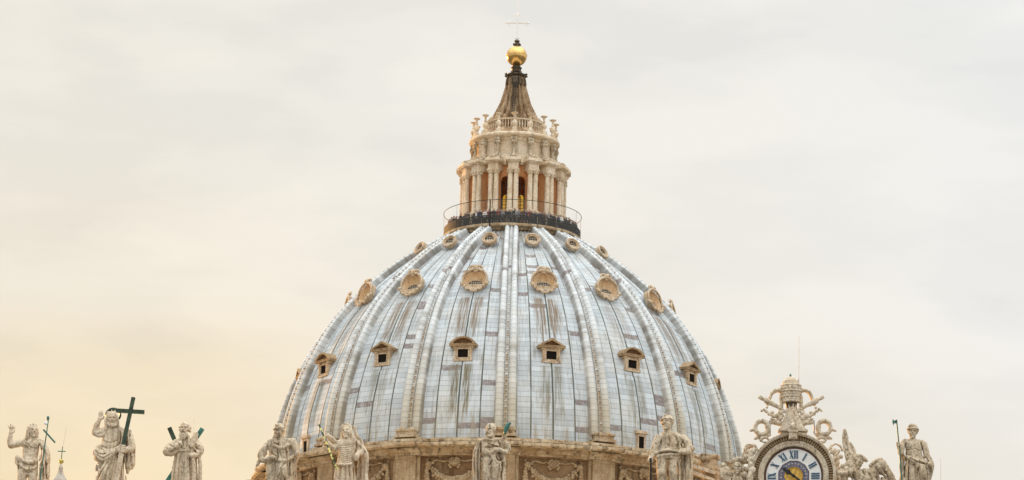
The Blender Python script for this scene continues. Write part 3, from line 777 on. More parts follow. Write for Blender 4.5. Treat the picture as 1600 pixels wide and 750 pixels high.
# ------------------------------------------------------------------ sculpting: signed distance fields turned into one continuous mesh
def surface_net(vol):
    nx, ny, nz = vol.shape; ins = vol < 0
    acc = np.zeros((nx-1, ny-1, nz-1, 3), np.float32); cnt = np.zeros((nx-1, ny-1, nz-1), np.float32)
    for ax in range(3):
        oth = [a for a in range(3) if a != ax]
        s0 = [slice(None)]*3; s1 = [slice(None)]*3; s0[ax] = slice(0, -1); s1[ax] = slice(1, None)
        a = vol[tuple(s0)]; b = vol[tuple(s1)]; cr = (a < 0) != (b < 0)
        t = np.where(cr, a/np.where(np.abs(a-b) < 1e-9, 1, a-b), 0).astype(np.float32)
        for i in (0, 1):
            for j in (0, 1):
                sl = [slice(None)]*3
                sl[oth[0]] = slice(i, vol.shape[oth[0]]-1+i); sl[oth[1]] = slice(j, vol.shape[oth[1]]-1+j)
                c = cr[tuple(sl)]; tt = t[tuple(sl)]
                cnt += c
                acc[..., ax] += np.where(c, tt, 0); acc[..., oth[0]] += c*i; acc[..., oth[1]] += c*j
    act = cnt > 0; idx = -np.ones(act.shape, np.int64); idx[act] = np.arange(act.sum())
    base = np.argwhere(act).astype(np.float32); verts = base+acc[act]/cnt[act][:, None]
    quads = []
    for ax in range(3):
        oth = [a for a in range(3) if a != ax]
        s0 = [slice(1, -1)]*3; s1 = [slice(1, -1)]*3; s0[ax] = slice(0, -1); s1[ax] = slice(1, None)
        a = ins[tuple(s0)]; b = ins[tuple(s1)]; e = np.argwhere(a != b)
        off = np.ones(3, int); off[ax] = 0; e = e+off
        flip = ins[e[:, 0], e[:, 1], e[:, 2]]
        def c(i, j):
            q = e.copy(); q[:, oth[0]] -= i; q[:, oth[1]] -= j; return idx[q[:, 0], q[:, 1], q[:, 2]]
        Q = np.stack([c(1, 1), c(0, 1), c(0, 0), c(1, 0)], 1)
        if ax == 1: flip = ~flip
        Q[~flip] = Q[~flip][:, ::-1]
        quads.append(Q)
    return verts, np.concatenate(quads)

def catmull(pts, n=5):
    if len(pts) < 3: return np.array(pts, float)
    p = np.array(pts, float); p = np.vstack([2*p[0]-p[1], p, 2*p[-1]-p[-2]]); out = []
    for i in range(1, len(p)-2):
        for t in np.linspace(0, 1, n, endpoint=False):
            out.append(.5*((2*p[i])+(-p[i-1]+p[i+1])*t+(2*p[i-1]-5*p[i]+4*p[i+1]-p[i+2])*t*t+(-p[i-1]+3*p[i]-3*p[i+1]+p[i+2])*t**3))
    out.append(p[-2]); return np.array(out)

class Sculpt:
    """coordinates: photo pixels across (x) and down (y); d = pixels towards the viewer"""
    def __init__(s, x0, x1, y0, y1, dmax=32, dmin=-32, h=.72):
        s.h = h; s.lo = np.array([x0, -dmax, -y1], float)
        s.ax = [np.arange(a, b, h, dtype=np.float32) for a, b in ((x0, x1), (-dmax, -dmin), (-y1, -y0))]
        s.F = np.full([len(a) for a in s.ax], 50, np.float32)
    def sub(s, lo, hi):
        sl = []
        for a, l, q in zip(s.ax, lo, hi):
            i0 = int(np.clip(np.searchsorted(a, l), 0, len(a))); i1 = int(np.clip(np.searchsorted(a, q), 0, len(a)))
            if i1-i0 < 1: return None
            sl.append(slice(i0, i1))
        g = np.meshgrid(*[a[q] for a, q in zip(s.ax, sl)], indexing='ij', sparse=True)
        return tuple(sl), g
    def put(s, sl, f, k, op):
        a = s.F[sl]
        if op == '+':
            hh = np.maximum(k-np.abs(a-f), 0)/k; s.F[sl] = np.minimum(a, f)-hh*hh*k*.25
        else:
            f = -f; hh = np.maximum(k-np.abs(a-f), 0)/k; s.F[sl] = np.maximum(a, f)+hh*hh*k*.25
    def ell(s, x, y, d, rx, ry, rd, rot=0, k=2.0, op='+'):
        R = max(rx, ry, rd)+k+2; c = np.array([x, -d, -y]); r = s.sub(c-R, c+R)
        if r is None: return
        sl, (X, Y, Z) = r; X = X-c[0]; Y = Y-c[1]; Z = Z-c[2]; ca, sa = math.cos(R_(rot)), math.sin(R_(rot))
        U = X*ca+Z*sa; V = -X*sa+Z*ca
        q = np.sqrt((U/rx)**2+(Y/rd)**2+(V/ry)**2); q2 = np.sqrt((U/rx**2)**2+(Y/rd**2)**2+(V/ry**2)**2)+1e-6
        s.put(sl, (q*(q-1)/q2).astype(np.float32), k, op)
    def tube(s, pts, k=1.6, op='+', flat=1.0, sm=4):
        """pts (x, y, d, r)"""
        P = catmull(pts, sm) if len(pts) > 2 else np.array(pts, float)
        c = np.stack([P[:, 0], -P[:, 2], -P[:, 1]], 1); rad = P[:, 3]; R = rad.max()+k+2
        r = s.sub(c.min(0)-R, c.max(0)+R)
        if r is None: return
        sl, (X, Y, Z) = r; best = None
        for i in range(len(c)-1):
            a, b = c[i], c[i+1]; ab = b-a; L = (ab*ab).sum()+1e-9
            t = np.clip(((X-a[0])*ab[0]+(Y-a[1])*ab[1]+(Z-a[2])*ab[2])/L, 0, 1)
            dd = np.sqrt((X-a[0]-t*ab[0])**2+((Y-a[1]-t*ab[1])/flat)**2+(Z-a[2]-t*ab[2])**2)-(rad[i]+(rad[i+1]-rad[i])*t)
            best = dd if best is None else np.minimum(best, dd)
        s.put(sl, best.astype(np.float32), k, op)
    def loft(s, secs, nf=0, amp=0.0, ph=0.0, tw=0.0, k=2.0, op='+'):
        """secs (y, cx, d, rx, rd) from top to bottom; nf folds round the section"""
        S = np.array(secs, float); z = -S[:, 0]; o = np.argsort(z)
        rm = max(S[:, 3].max(), S[:, 4].max())*1.3+k+2
        r = s.sub((S[:, 1].min()-rm, -S[:, 2].max()-rm, z.min()-k-2), (S[:, 1].max()+rm, -S[:, 2].min()+rm, z.max()+k+2))
        if r is None: return
        sl, (X, Y, Z) = r; g = lambda j: np.interp(Z, z[o], S[o, j]).astype(np.float32)
        cx, cdp, rx, rd = g(1), g(2), g(3), g(4); U = (X-cx)/rx; V = (Y+cdp)/rd
        q = np.sqrt(U*U+V*V)
        if nf: q = q-amp*np.sin(nf*np.arctan2(V, U)+ph+tw*Z)-amp*.5*np.sin((nf*1.7)*np.arctan2(V, U)+2*ph-tw*1.6*Z)*np.abs(V)
        f = (q-1)*np.minimum(rx, rd); f = np.maximum(f, np.maximum(Z-z.max(), z.min()-Z)); s.put(sl, f.astype(np.float32), k, op)
    def cut(s, pts, w=1.0, A=1.5, back=False):
        """a groove (A>0) or ridge (A<0) drawn along pts (x, y) on the front of the figure"""
        P = catmull([(p[0], -p[1]) for p in pts], 5); R = 3*w+1
        X = s.ax[0][:, None]; Z = s.ax[2][None, :]; best = np.full((len(s.ax[0]), len(s.ax[2])), 1e9, np.float32)
        i0 = max(0, np.searchsorted(s.ax[0], P[:, 0].min()-R)); i1 = np.searchsorted(s.ax[0], P[:, 0].max()+R)
        j0 = max(0, np.searchsorted(s.ax[2], P[:, 1].min()-R)); j1 = np.searchsorted(s.ax[2], P[:, 1].max()+R)
        if i1 <= i0 or j1 <= j0: return
        X = X[i0:i1]; Z = Z[:, j0:j1]; b = best[i0:i1, j0:j1]; n = len(P)-1; tt = np.zeros_like(b)
        for i in range(n):
            a, c = P[i], P[i+1]; e = c-a; L = (e*e).sum()+1e-9
            t = np.clip(((X-a[0])*e[0]+(Z-a[1])*e[1])/L, 0, 1); d2 = (X-a[0]-t*e[0])**2+(Z-a[1]-t*e[1])**2
            m_ = d2 < b; b = np.where(m_, d2, b); tt = np.where(m_, (i+t)/n, tt)
        amp = A*1.3*np.exp(-b/(w*w))*np.minimum(1, np.minimum(tt*6+.25, (1-tt)*6+.25))
        s.F[i0:i1, :, j0:j1] += amp[:, None, :].astype(np.float32)
    def rough(s, amp=.35, sc=.28, seed=0):
        r = np.random.RandomState(seed); X, Y, Z = np.meshgrid(*s.ax, indexing='ij', sparse=True); n = 0
        for i in range(6):
            a = r.uniform(-1, 1, 3)*sc*(1+i*.6); n = n+np.sin(X*a[0]+Y*a[1]+Z*a[2]+r.uniform(0, 6)+1.5*np.sin(X*a[2]*.7+Z*a[0]*.9))/(1+i*.35)
        s.F += (amp*n/2).astype(np.float32)
    def mesh(s):
        F = s.F; F[0] = F[-1] = 5; F[:, 0] = F[:, -1] = 5; F[:, :, 0] = F[:, :, -1] = 5
        v, q = surface_net(F); return v*s.h+s.lo, q
def head(s, x, y, h, yaw=0, tilt=0, hair='short', beard=0.0, nod=0, d=6, seed=1, neck=True):
    """h = chin-to-crown height, (x, y) = middle of the head; yaw > 0 turns it to the viewer's right"""
    cy, sy = math.cos(R_(yaw)), math.sin(R_(yaw)); ct, st = math.cos(R_(tilt)), math.sin(R_(tilt)); cn, sn = math.cos(R_(nod)), math.sin(R_(nod))
    def T(a, f, u):               # right, forward, up in head heights
        f, u = f*cn+u*sn, u*cn-f*sn
        a, f = a*cy+f*sy, f*cy-a*sy
        a, u = a*ct+u*st, u*ct-a*st
        return x+a*h, y-u*h, d+f*h
    def E(a, f, u, r, k=1.2, op='+'): s.ell(*T(a, f, u), r[0]*h, r[2]*h, r[1]*h, 0, k, op)
    def Tb(pts, k=.9, op='+'): s.tube([(*T(p[0], p[1], p[2]), p[3]*h) for p in pts], k, op)
    if neck: Tb([(0,-.05,-.30,.20),(0,-.08,-.60,.24),(0,-.1,-.85,.32)], 2)
    E(0,-.06,.12,(.33,.40,.38)); E(0,.08,-.14,(.26,.30,.36))
    Tb([(0,.36,.10,.035),(0,.45,-.07,.065)]); Tb([(-.20,.30,.11,.045),(0,.35,.12,.05),(.20,.30,.11,.045)])
    for q in (-1, 1): E(q*.14,.26,-.10,(.11,.10,.09)); E(q*.30,-.02,-.02,(.05,.08,.11))
    E(0,.33,-.24,(.10,.06,.05)); E(0,.28,-.41,(.12,.12,.09))
    for q in (-1, 1): E(q*.125,.37,.035,(.085,.085,.05), .5, '-')
    Tb([(-.10,.40,-.195,.022),(.10,.40,-.195,.022)], .4, '-')
    r = random.Random(seed)
    if hair in ('short', 'long', 'band', 'curly'):
        E(0,-.12,.16,(.37,.40,.38))
        for i in range(34):
            a = r.uniform(-PI, PI); u = r.uniform(-.05, .48); fw = math.cos(a)
            if fw > .30 and u < .42: continue
            rr_ = .36*math.sqrt(max(.05, 1-((u-.1)/.45)**2)); E(math.sin(a)*rr_, -.08+fw*rr_*1.1, u, (.07,.07,.065), 1.3)
        if hair == 'long':
            for q in (-1, 1):
                Tb([(q*.30,.02,.2,.09),(q*.37,0,-.1,.11),(q*.36,.02,-.4,.12),(q*.42,.06,-.66,.09)], 1); Tb([(q*.22,-.2,.2,.12),(q*.33,-.16,-.3,.14),(q*.36,-.1,-.7,.11)], 1)
        if hair == 'band': Tb([(.39*math.sin(a), -.06+.44*math.cos(a), .20, .05) for a in np.linspace(-PI, PI, 13)], .5); Tb([(.39*math.sin(a), -.06+.44*math.cos(a), .30, .03) for a in np.linspace(-PI, PI, 13)], .5, '-')
    if hair == 'bald':
        for q in (-1, 1):
            for i in range(8): E(q*(.30+.05*r.random()), -.25+.07*i*.8, .0+r.uniform(-.16,.12), (.085,.09,.085), .6)
    if hair == 'hood':
        E(0,-.14,.16,(.39,.42,.42))
        Tb([(.34*math.sin(a),.12+.02*math.cos(a),.10+.40*math.cos(a),.07) for a in np.linspace(-2.2,2.2,11)], .8)
        for q in (-1, 1): Tb([(q*.33,-.04,.1,.11),(q*.36,-.06,-.3,.13),(q*.46,-.06,-.72,.14)], 1.2)
    if beard:
        for i in range(13):
            a = -.24+.04*i; L = beard*(1-abs(a)*1.6)
            Tb([(a,.30-abs(a)*.4,-.26,.055),(a*1.05,.36-abs(a)*.4,-.40-L*.3,.07),(a*.7+r.uniform(-.03,.03),.32,-.44-L,.04)], .7)
        for q in (-1, 1): Tb([(q*.02,.42,-.15,.04),(q*.14,.37,-.22,.045),(q*.18,.33,-.34,.03)], .5)
def hand(s, x, y, d, L, ang, curl=0.0, spread=12, r=None, flip=1):
    """open hand: wrist at x,y; ang = direction of the fingers (0 up, 90 right)"""
    r = r or L*.085; a = R_(ang)
    def V(deg, l): q = a+R_(deg); return math.sin(q)*l, -math.cos(q)*l
    px, py = V(0, L*.28); s.ell(x+px, y+py, d, L*.20, L*.28, L*.11, -ang, 1.0)
    for i, (dg, ln) in enumerate(((-1.5, .42), (-.5, .50), (.5, .47), (1.5, .36))):
        bx, by = V(dg*9, L*.50); ex, ey = V(dg*spread, L*(.50+ln*(1-.35*curl)))
        s.tube([(x+bx, y+by, d, r), ((x*2+bx+ex)/2, (y*2+by+ey)/2, d+L*.06+curl*L*.1, r*.95), (x+ex, y+ey, d+curl*L*.25, r*.75)], .5, sm=3)
    bx, by = V(-40*flip, L*.16); mx, my = V(-52*flip, L*.42); ex, ey = V(-38*flip, L*.62)
    s.tube([(x+bx, y+by, d, r*1.2), (x+mx, y+my, d+L*.06, r*1.1), (x+ex, y+ey, d+L*.1, r*.8)], .6, sm=3)

BASEY = 800                       # statues stand on the balustrade just below the photograph's lower edge
class Statue:
    def __init__(s, name, x0, Y, label, cat, base=BASEY):
        s.x0 = x0; s.p = at(x0, base, Y); s.s = mpp(s.p); s.base = base; s.Y = Y
        s.o = empty(name, s.p, YAW, label, cat)
    def loc(s, x, y, d):          # photo pixel + depth (px towards viewer) -> metres in the statue's frame
        u = (x-s.x0)*s.s; v = (s.base-y)*s.s
        return (u*math.cos(ROLL)-v*math.sin(ROLL), -d*s.s, (u*math.sin(ROLL)+v*math.cos(ROLL))*1.016)
    def part(s, name, sc, mat, parent=None):
        v, q = sc.mesh(); u = (v[:, 0]-s.x0)*s.s; w = (s.base+v[:, 2])*s.s
        P = np.stack([u*math.cos(ROLL)-w*math.sin(ROLL), v[:, 1]*s.s, (u*math.sin(ROLL)+w*math.cos(ROLL))*1.016], 1)
        me = bpy.data.meshes.new(name); n = len(q)
        me.vertices.add(len(P)); me.vertices.foreach_set('co', P.astype(np.float32).ravel())
        me.loops.add(n*4); me.loops.foreach_set('vertex_index', q.astype(np.int32).ravel())
        me.polygons.add(n); me.polygons.foreach_set('loop_start', np.arange(0, n*4, 4, dtype=np.int32))
        me.polygons.foreach_set('use_smooth', np.ones(n, bool))
        me.materials.append(mat); me.update(calc_edges=True); me.validate()
        o = bpy.data.objects.new(name, me); C.objects.link(o); o.parent = parent or s.o; return o
    def mb(s, name, mb, mat, smooth=40, parent=None): return build(name, mb, mat, parent or s.o, smooth)
    def bar(s, mb, a, b, w, t):    # square beam between two (x,y,d) points
        A, B = Vector(s.loc(*a)), Vector(s.loc(*b)); ax = (B-A).normalized(); L = (B-A).length
        side = ax.cross(Vector((0, 1, 0))).normalized(); fr = ax.cross(side)
        Mx = Matrix((side, fr, ax)).transposed().to_4x4(); Mx.translation = A
        w *= s.s; t *= s.s; mb.box(-w/2, w/2, -t/2, t/2, 0, L, M=Mx)
    def plinth(s, hw=1.5):
        b = MB(); b.box(-hw, hw, -hw*.8, hw*.8, -1.2, 0.05); b.box(-hw*1.1, hw*1.1, -hw*.88, hw*.88, -1.4, -1.2); s.mb('plinth', b, M['statue'], None)
# ------------------------------------------------------------------ statues on the facade
YS = -135.0
def youth():                      # far left: bare torso, raised hand, banner staff
    st = Statue('statue', 47, YS, 'leftmost stone statue, a bare-chested young man with raised open hand and thin staff', 'statue')
    s = Sculpt(4, 88, 655, 808)
    head(s, 48, 674, 22, yaw=28, tilt=4, hair='long', seed=3, d=5)
    s.loft([(687,49,1,12,7),(692,48,1,16.5,9.5),(700,47,1,14.5,10),(710,45,1,12.5,9),(718,44,1,12.5,9.5),(728,43,1,15,11)], k=3)
    s.ell(41,696,8,6.5,5.5,4.5); s.ell(53,697,8,6.5,5.5,4.5); s.ell(45,711,7,7,8,4)
    s.cut([(47,690),(46.5,700),(45,720)],.9,.8); s.cut([(35,701),(41,702),(46,700),(52,703),(58,701)],.8,.7); s.cut([(36,690),(46,697),(58,712)],1.0,-1.0); s.cut([(52,688),(44,697),(37,712)],.8,.8)
    # raised right arm
    s.tube([(34,691,2,5.8),(25,694,4,5.6),(15,696,5,5.6)],3); s.tube([(15,696,5,5.6),(13.2,688,6,4.8),(14,678,8,3.0)],2.4)
    hand(s, 14.2, 679, 8, 14.5, 6, .05, 17, flip=-1)
    # loin cloth
    s.loft([(717,42,1,15,11),(727,42,1,17.5,12.5),(738,42,0,16.5,12.5),(745,42,0,15.5,11.5)], nf=9, amp=.06, tw=.05, k=2)
    s.tube([(27,717,6,4.5),(34,722,11,4),(44,725,12,3.4),(56,722,9,3.4),(62,715,5,3)],1.4); s.tube([(25,715,5,3.5),(24,722,4,3.4),(29,730,8,2.5)],1.3)
    s.tube([(28,726,9,2.6),(38,734,13,2.4),(50,735,12,2.2),(58,728,8,2)],1.2)
    for p in ([(30,720),(40,728),(56,729)],[(30,731),(42,740),(54,738)],[(33,737),(36,744)],[(46,730),(44,745)],[(52,735),(52,745)],[(27,722),(29,740)]): s.cut(p,1.0,1.7)
    # legs
    for cx in (34, 51): s.tube([(cx,740,3,8.2),(cx-1,752,6,7),(cx-1,760,5,5.8),(cx,775,2,6.3),(cx,792,1,4),(cx+1,796,8,3.6)],2)
    # mantle falling from the left shoulder, left arm
    s.tube([(61,692,1,6.2),(68,703,3,5.8),(71,714,4,5.2),(67,726,9,4.2)],2.2)
    s.loft([(690,63,-6,4,6),(705,68,-5,6.5,9),(718,69,-4,6.5,10),(735,67,-4,8,11),(760,66,-4,9,11),(796,64,-4,12,11)], nf=10, amp=.12, tw=.03, k=2)
    for p in ([(60,692),(58.5,712),(58,748)],[(63,698),(64,720),(62,750)],[(70,718),(70,735),(72,752)],[(66,730),(67,752)]): s.cut(p,1.1,3.0)
    s.tube([(57,690,7,2.5),(64,697,8,2.6),(70,708,8,2.5),(73,716,6,2.2)],1)
    hand(s, 66.5, 727, 10, 9, 200, .9, 8)
    s.rough(.35,.3,1); st.part('figure', s, M['statue'])
    b = MB(); b.tube([st.loc(73.2,655,12), st.loc(65.5,726,13), st.loc(61,770,13)], .05, 8); b.sphere(st.loc(72.2,655.5,12), (.13,.10,.20)); sf = st.mb('staff', b, M['verdigris'])
    b = MB(); st.bar(b, (65.5,673.5,12.6), (84.5,694,12.6), 2.6, 1.3); st.mb('crossbar', b, M['verdigris'], None, sf)
    b = MB(); b.sphere(st.loc(69.6,663.3,12),(.20,.08,.17),8,6); b.sphere(st.loc(68.0,663.0,12),(.12,.05,.09),8,6); st.mb('scroll', b, M['white'], 40, sf)  # white blobs model a glint of light on the staff, not a scroll
    st.plinth()
youth()

def redeemer():                   # the tall one with the cross
    st = Statue('statue', 176, YS, 'tallest stone statue, robed with raised blessing hand, halo and large plain green cross', 'statue', 806)
    s = Sculpt(138, 214, 638, 814, 34, -30)
    head(s, 171.5, 656, 24, yaw=8, tilt=-3, hair='long', beard=.12, d=6, seed=5)
    s.loft([(668,173,0,12,8),(674,177,0,21,10.5),(684,175,0,18.5,12),(698,171,1,15.5,12),(708,171,1,15.5,12)], nf=7, amp=.03, k=3)
    # raised arm with wide sleeve
    s.tube([(160,674,2,6.5),(152,677,4,7),(146.5,676,5,5.8)],2.5); s.tube([(146.5,676,5,5.4),(148,667,7,4.6),(152.5,657,9,3.0)],2)
    s.tube([(144,673,6,2.3),(148,681,8,2.6),(157,682,8,2.4),(161,677,7,2)],1)
    hand(s, 152.6, 658, 9, 15.5, 10, .05, 9, flip=-1)
    # tunic
    for p in ([(164,674),(166,690),(164,706)],[(170,672),(171,690),(170,704)],[(178,674),(176,690),(176,704)],[(158,690),(170,694),(183,690)],[(157,699),(168,703),(184,700)]): s.cut(p,1.0,1.2)
    # mantle over the left shoulder
    s.loft([(671,194,-2,7,8),(684,198,-1,8,11),(698,200,0,8.5,12),(712,200,0,8.5,12),(726,200,-1,8.5,11),(733,199,-1,7,9)], nf=10, amp=.10, tw=.05, k=2)
    s.tube([(186,671,8,3),(190,682,11,3),(188,694,12,3)],1.4); s.tube([(194,671,6,2.6),(200,686,9,2.4),(204,704,9,2.2),(206,726,7,2.2)],1.1); s.tube([(199,733,2,4),(198,739,1,2.4)],1.2)
    for p in ([(186,676),(187,690),(184,702)],[(193,680),(197,700),(197,728)],[(199,680),(202,700),(203,730)],[(190,715),(192,735),(190,748)],[(205,690),(206,712)]): s.cut(p,1.1,2.4)
    # forearm and hand gripping the shaft
    s.tube([(202,690,5,6),(203,702,8,6),(194,706,14,5)],2); s.ell(190,704,15,5.5,6.5,5)
    for i in range(4): s.tube([(186.5,699.5+3.1*i,18,1.6),(190.5,700+3.1*i,20.5,1.6),(194,700.5+3.1*i,18,1.6)],.5)
    # rolled mantle across the hips, skirts
    s.tube([(150,708,4,7.5),(156,716,9,7.6),(166,717,13,6.2),(178,708,14,5),(188,701,12,4.2)],2); s.tube([(149,704,2,5),(154,699,4,4),(161,697,7,2.6)],1.4); s.tube([(150,716,4,5.5),(160,723,10,4),(172,718,14,3)],1.3)
    s.loft([(706,172,0,16.5,13),(722,172,1,20,15),(740,172,1,22,16),(765,173,0,24,16.5),(803,174,0,26,17)], nf=9, amp=.085, tw=.035, k=2.5)
    s.ell(164,741,12,9,17,8,-8); s.ell(152,733,6,5,8,6)
    for p in ([(147,706),(154,712),(166,711)],[(149,712),(160,719),(172,713)],[(170,722),(160,738),(151,752)],[(176,719),(168,738),(160,760)],[(180,718),(175,740),(168,775)],[(186,716),(182,745),(178,780)],[(152,724),(150,745)],[(160,725),(156,735)],[(192,720),(193,750),(192,790)],[(187,722),(188,750)],[(166,745),(160,790)]): s.cut(p,1.15,2.4)
    s.rough(.35,.3,2); st.part('figure', s, M['statue'])
    b = MB(); st.bar(b, (205.8,623.5,16), (188.6,712,16), 6.0, 5); st.bar(b, (180.4,644.2,15.6), (223.4,646.8,15.6), 6.2, 4.6); st.mb('cross', b, M['bronze'], None)
    s = Sculpt(174, 196, 706, 810, 34, 0); s.tube([(188.8,712,17,4.2),(181,760,17,4.6),(174,806,17,5)],1); s.rough(.2,.4,3); st.part('shaft', s, M['statue'])
    b = MB(); c = st.loc(172.8,647.5,-3)
    r = 11.3*st.s; b.tube([(c[0]+r*math.sin(a), c[1], c[2]+r*math.cos(a)*.92) for a in np.linspace(0,2*PI,40,endpoint=False)], .085, 8, closed=True)
    for a0 in (-.62,.0,.62):
        b.prism([(c[0]+.35*r*math.sin(a0-.2), c[2]+.32*r*math.cos(a0-.2)),(c[0]+.35*r*math.sin(a0+.2), c[2]+.32*r*math.cos(a0+.2)),(c[0]+1.02*r*math.sin(a0+.26), c[2]+.94*r*math.cos(a0+.26)),(c[0]+1.02*r*math.sin(a0-.26), c[2]+.94*r*math.cos(a0-.26))][::-1], c[1]-.05, c[1]+.05)
    st.mb('halo', b, M['bronze']); st.plinth(1.8)
redeemer()

def saltire():                    # bearded bald man with an X-shaped cross
    st = Statue('statue', 290, YS, 'stone statue of a bald bearded old man in front of a dark diagonal cross', 'statue')
    s = Sculpt(250, 322, 652, 808)
    head(s, 286.5, 671, 23, yaw=-8, tilt=6, hair='bald', beard=.36, nod=.25*20, d=7, seed=7)
    s.loft([(686,290,0,12,8),(692,291,0,20,11),(703,290,1,19.5,12),(712,290,1,18.5,12),(735,289,0,21,14),(765,289,0,23,15),(797,289,0,25,16)], nf=12, amp=.055, tw=.01, k=3)
    s.tube([(276,692,3,6.5),(264,700,5,7.2),(259.5,707,6,6.2)],2.5); s.tube([(259.5,707,6,6.2),(268,703,12,5.6),(279,697,16,3.6)],2); s.tube([(258,708,6,4),(266,711,9,4),(275,707,11,2.6)],1.4)
    s.ell(281,695.5,17,4.2,3.2,3); 
    for i in range(4): s.tube([(280,693.4+1.7*i,18,1.1),(284.5,692.6+1.7*i,18.5,1.0)],.4)
    s.tube([(303,691,2,7),(311,704,4,6.5),(305,713,11,5.2),(298,715,15,3.6)],2.2); s.ell(297.5,715,15.5,3.4,3.8,3)
    s.tube([(304,681,8,4.2),(301,690,11,4.6),(298,699,12,4.4)],1.4, flat=1.0); s.tube([(293,683,9,2),(294,697,12,2)],1); s.tube([(304,694,10,2),(312,699,8,2)],1)
    s.tube([(300,716,13,3),(303,735,14,3),(302,760,14,3)],1.2); s.tube([(309,706,8,3),(312,730,6,3),(312,760,5,3)],1.2)
    s.tube([(273,705.5,10,1.6),(283,706.5,13,1.5),(296,706,13,1.4)],.7)
    for p in ([(277,695),(284,703),(290,704)],[(291,690),(290,704)],[(284,690),(286,702)],[(296,718),(298,745),(297,780)],[(275,710),(272,740),(270,770)],[(281,710),(279,745),(277,780)],[(287,710),(286,750)],[(292,714),(292,760)],[(306,712),(308,740),(307,790)],[(300,703),(308,712)],[(303,699),(312,706)],[(283,728),(283,760)],[(264,697),(270,702)]): s.cut(p,1.05,2.0)
    s.rough(.35,.3,4); st.part('figure', s, M['statue'])
    b = MB(); st.bar(b, (261.5,667.5,-4), (303,760,-4), 7, 6); st.mb('cross', b, M['bronze'], None)
    b = MB(); st.bar(b, (313.2,667.5,-11), (250,765,-11), 6.4, 6); st.mb('cross', b, M['verdigris'], None); st.plinth()
saltire()

def thinker():                    # 432
    st = Statue('statue', 436, YS, 'weathered stone statue with banded hair, looking down left before the left dome edge', 'statue')
    s = Sculpt(394, 474, 654, 808)
    head(s, 434.5, 674.5, 22, yaw=-38, tilt=-4, hair='band', beard=.0, nod=10, d=5, seed=9)
    s.loft([(686,437,0,12,8),(692,438,0,19.5,11),(704,437,1,18.5,12),(716,437,1,18,12.5),(726,437,1,21,14),(745,436,1,23,15.5),(797,436,0,26,17)], nf=9, amp=.05, tw=.05, k=3)
    s.tube([(420,694,2,7),(412,704,4,7),(407,713,6,5.6)],2.4); s.tube([(407,714,6,5.4),(410,721,11,4.6),(420,719,16,4),(428,717,17,3.4)],1.8); s.tube([(408,716,6,4.2),(404,722,7,3.4),(401.5,727,8,2.8)],1.4)
    hand(s, 402, 725, 8, 8, 200, .5, 9)
    s.tube([(455,692,2,7),(461,702,4,6),(462,711,6,5)],2.2); s.loft([(696,458,-2,6,8),(712,460,-2,5.5,8),(726,457,-2,5,8),(760,457,-3,6,9),(796,457,-3,8,9)], nf=8, amp=.12, k=2)
    s.tube([(424,690,8,2.6),(430,700,12,2.6),(442,702,13,2.4),(452,696,10,2.2)],1.1); s.tube([(449,690,7,4),(446,697,9,2.6),(447,706,11,2.4)],1.1)
    s.ell(441,741,12,9.5,15,9,-8); s.ell(421,737,8,7,14,7,6); s.tube([(416,726,9,3),(430,722,14,3),(446,722,13,2.6),(457,715,8,2.4)],1.3)
    for p in ([(416,697),(418,708),(424,712)],[(446,702),(448,722),(451,750)],[(452,700),(454,712)],[(423,706),(426,712),(432,716)],[(432,703),(434,716),(430,728)],[(428,727),(430,742),(428,760)],[(446,724),(440,734),(436,752)],[(452,722),(452,750)],[(436,706),(440,718)],[(414,728),(413,755)],[(442,746),(446,756)],[(426,694),(436,697)]): s.cut(p,1.1,2.5)
    s.rough(.5,.3,5); st.part('figure', s, M['statue_dark']); st.plinth()
thinker()

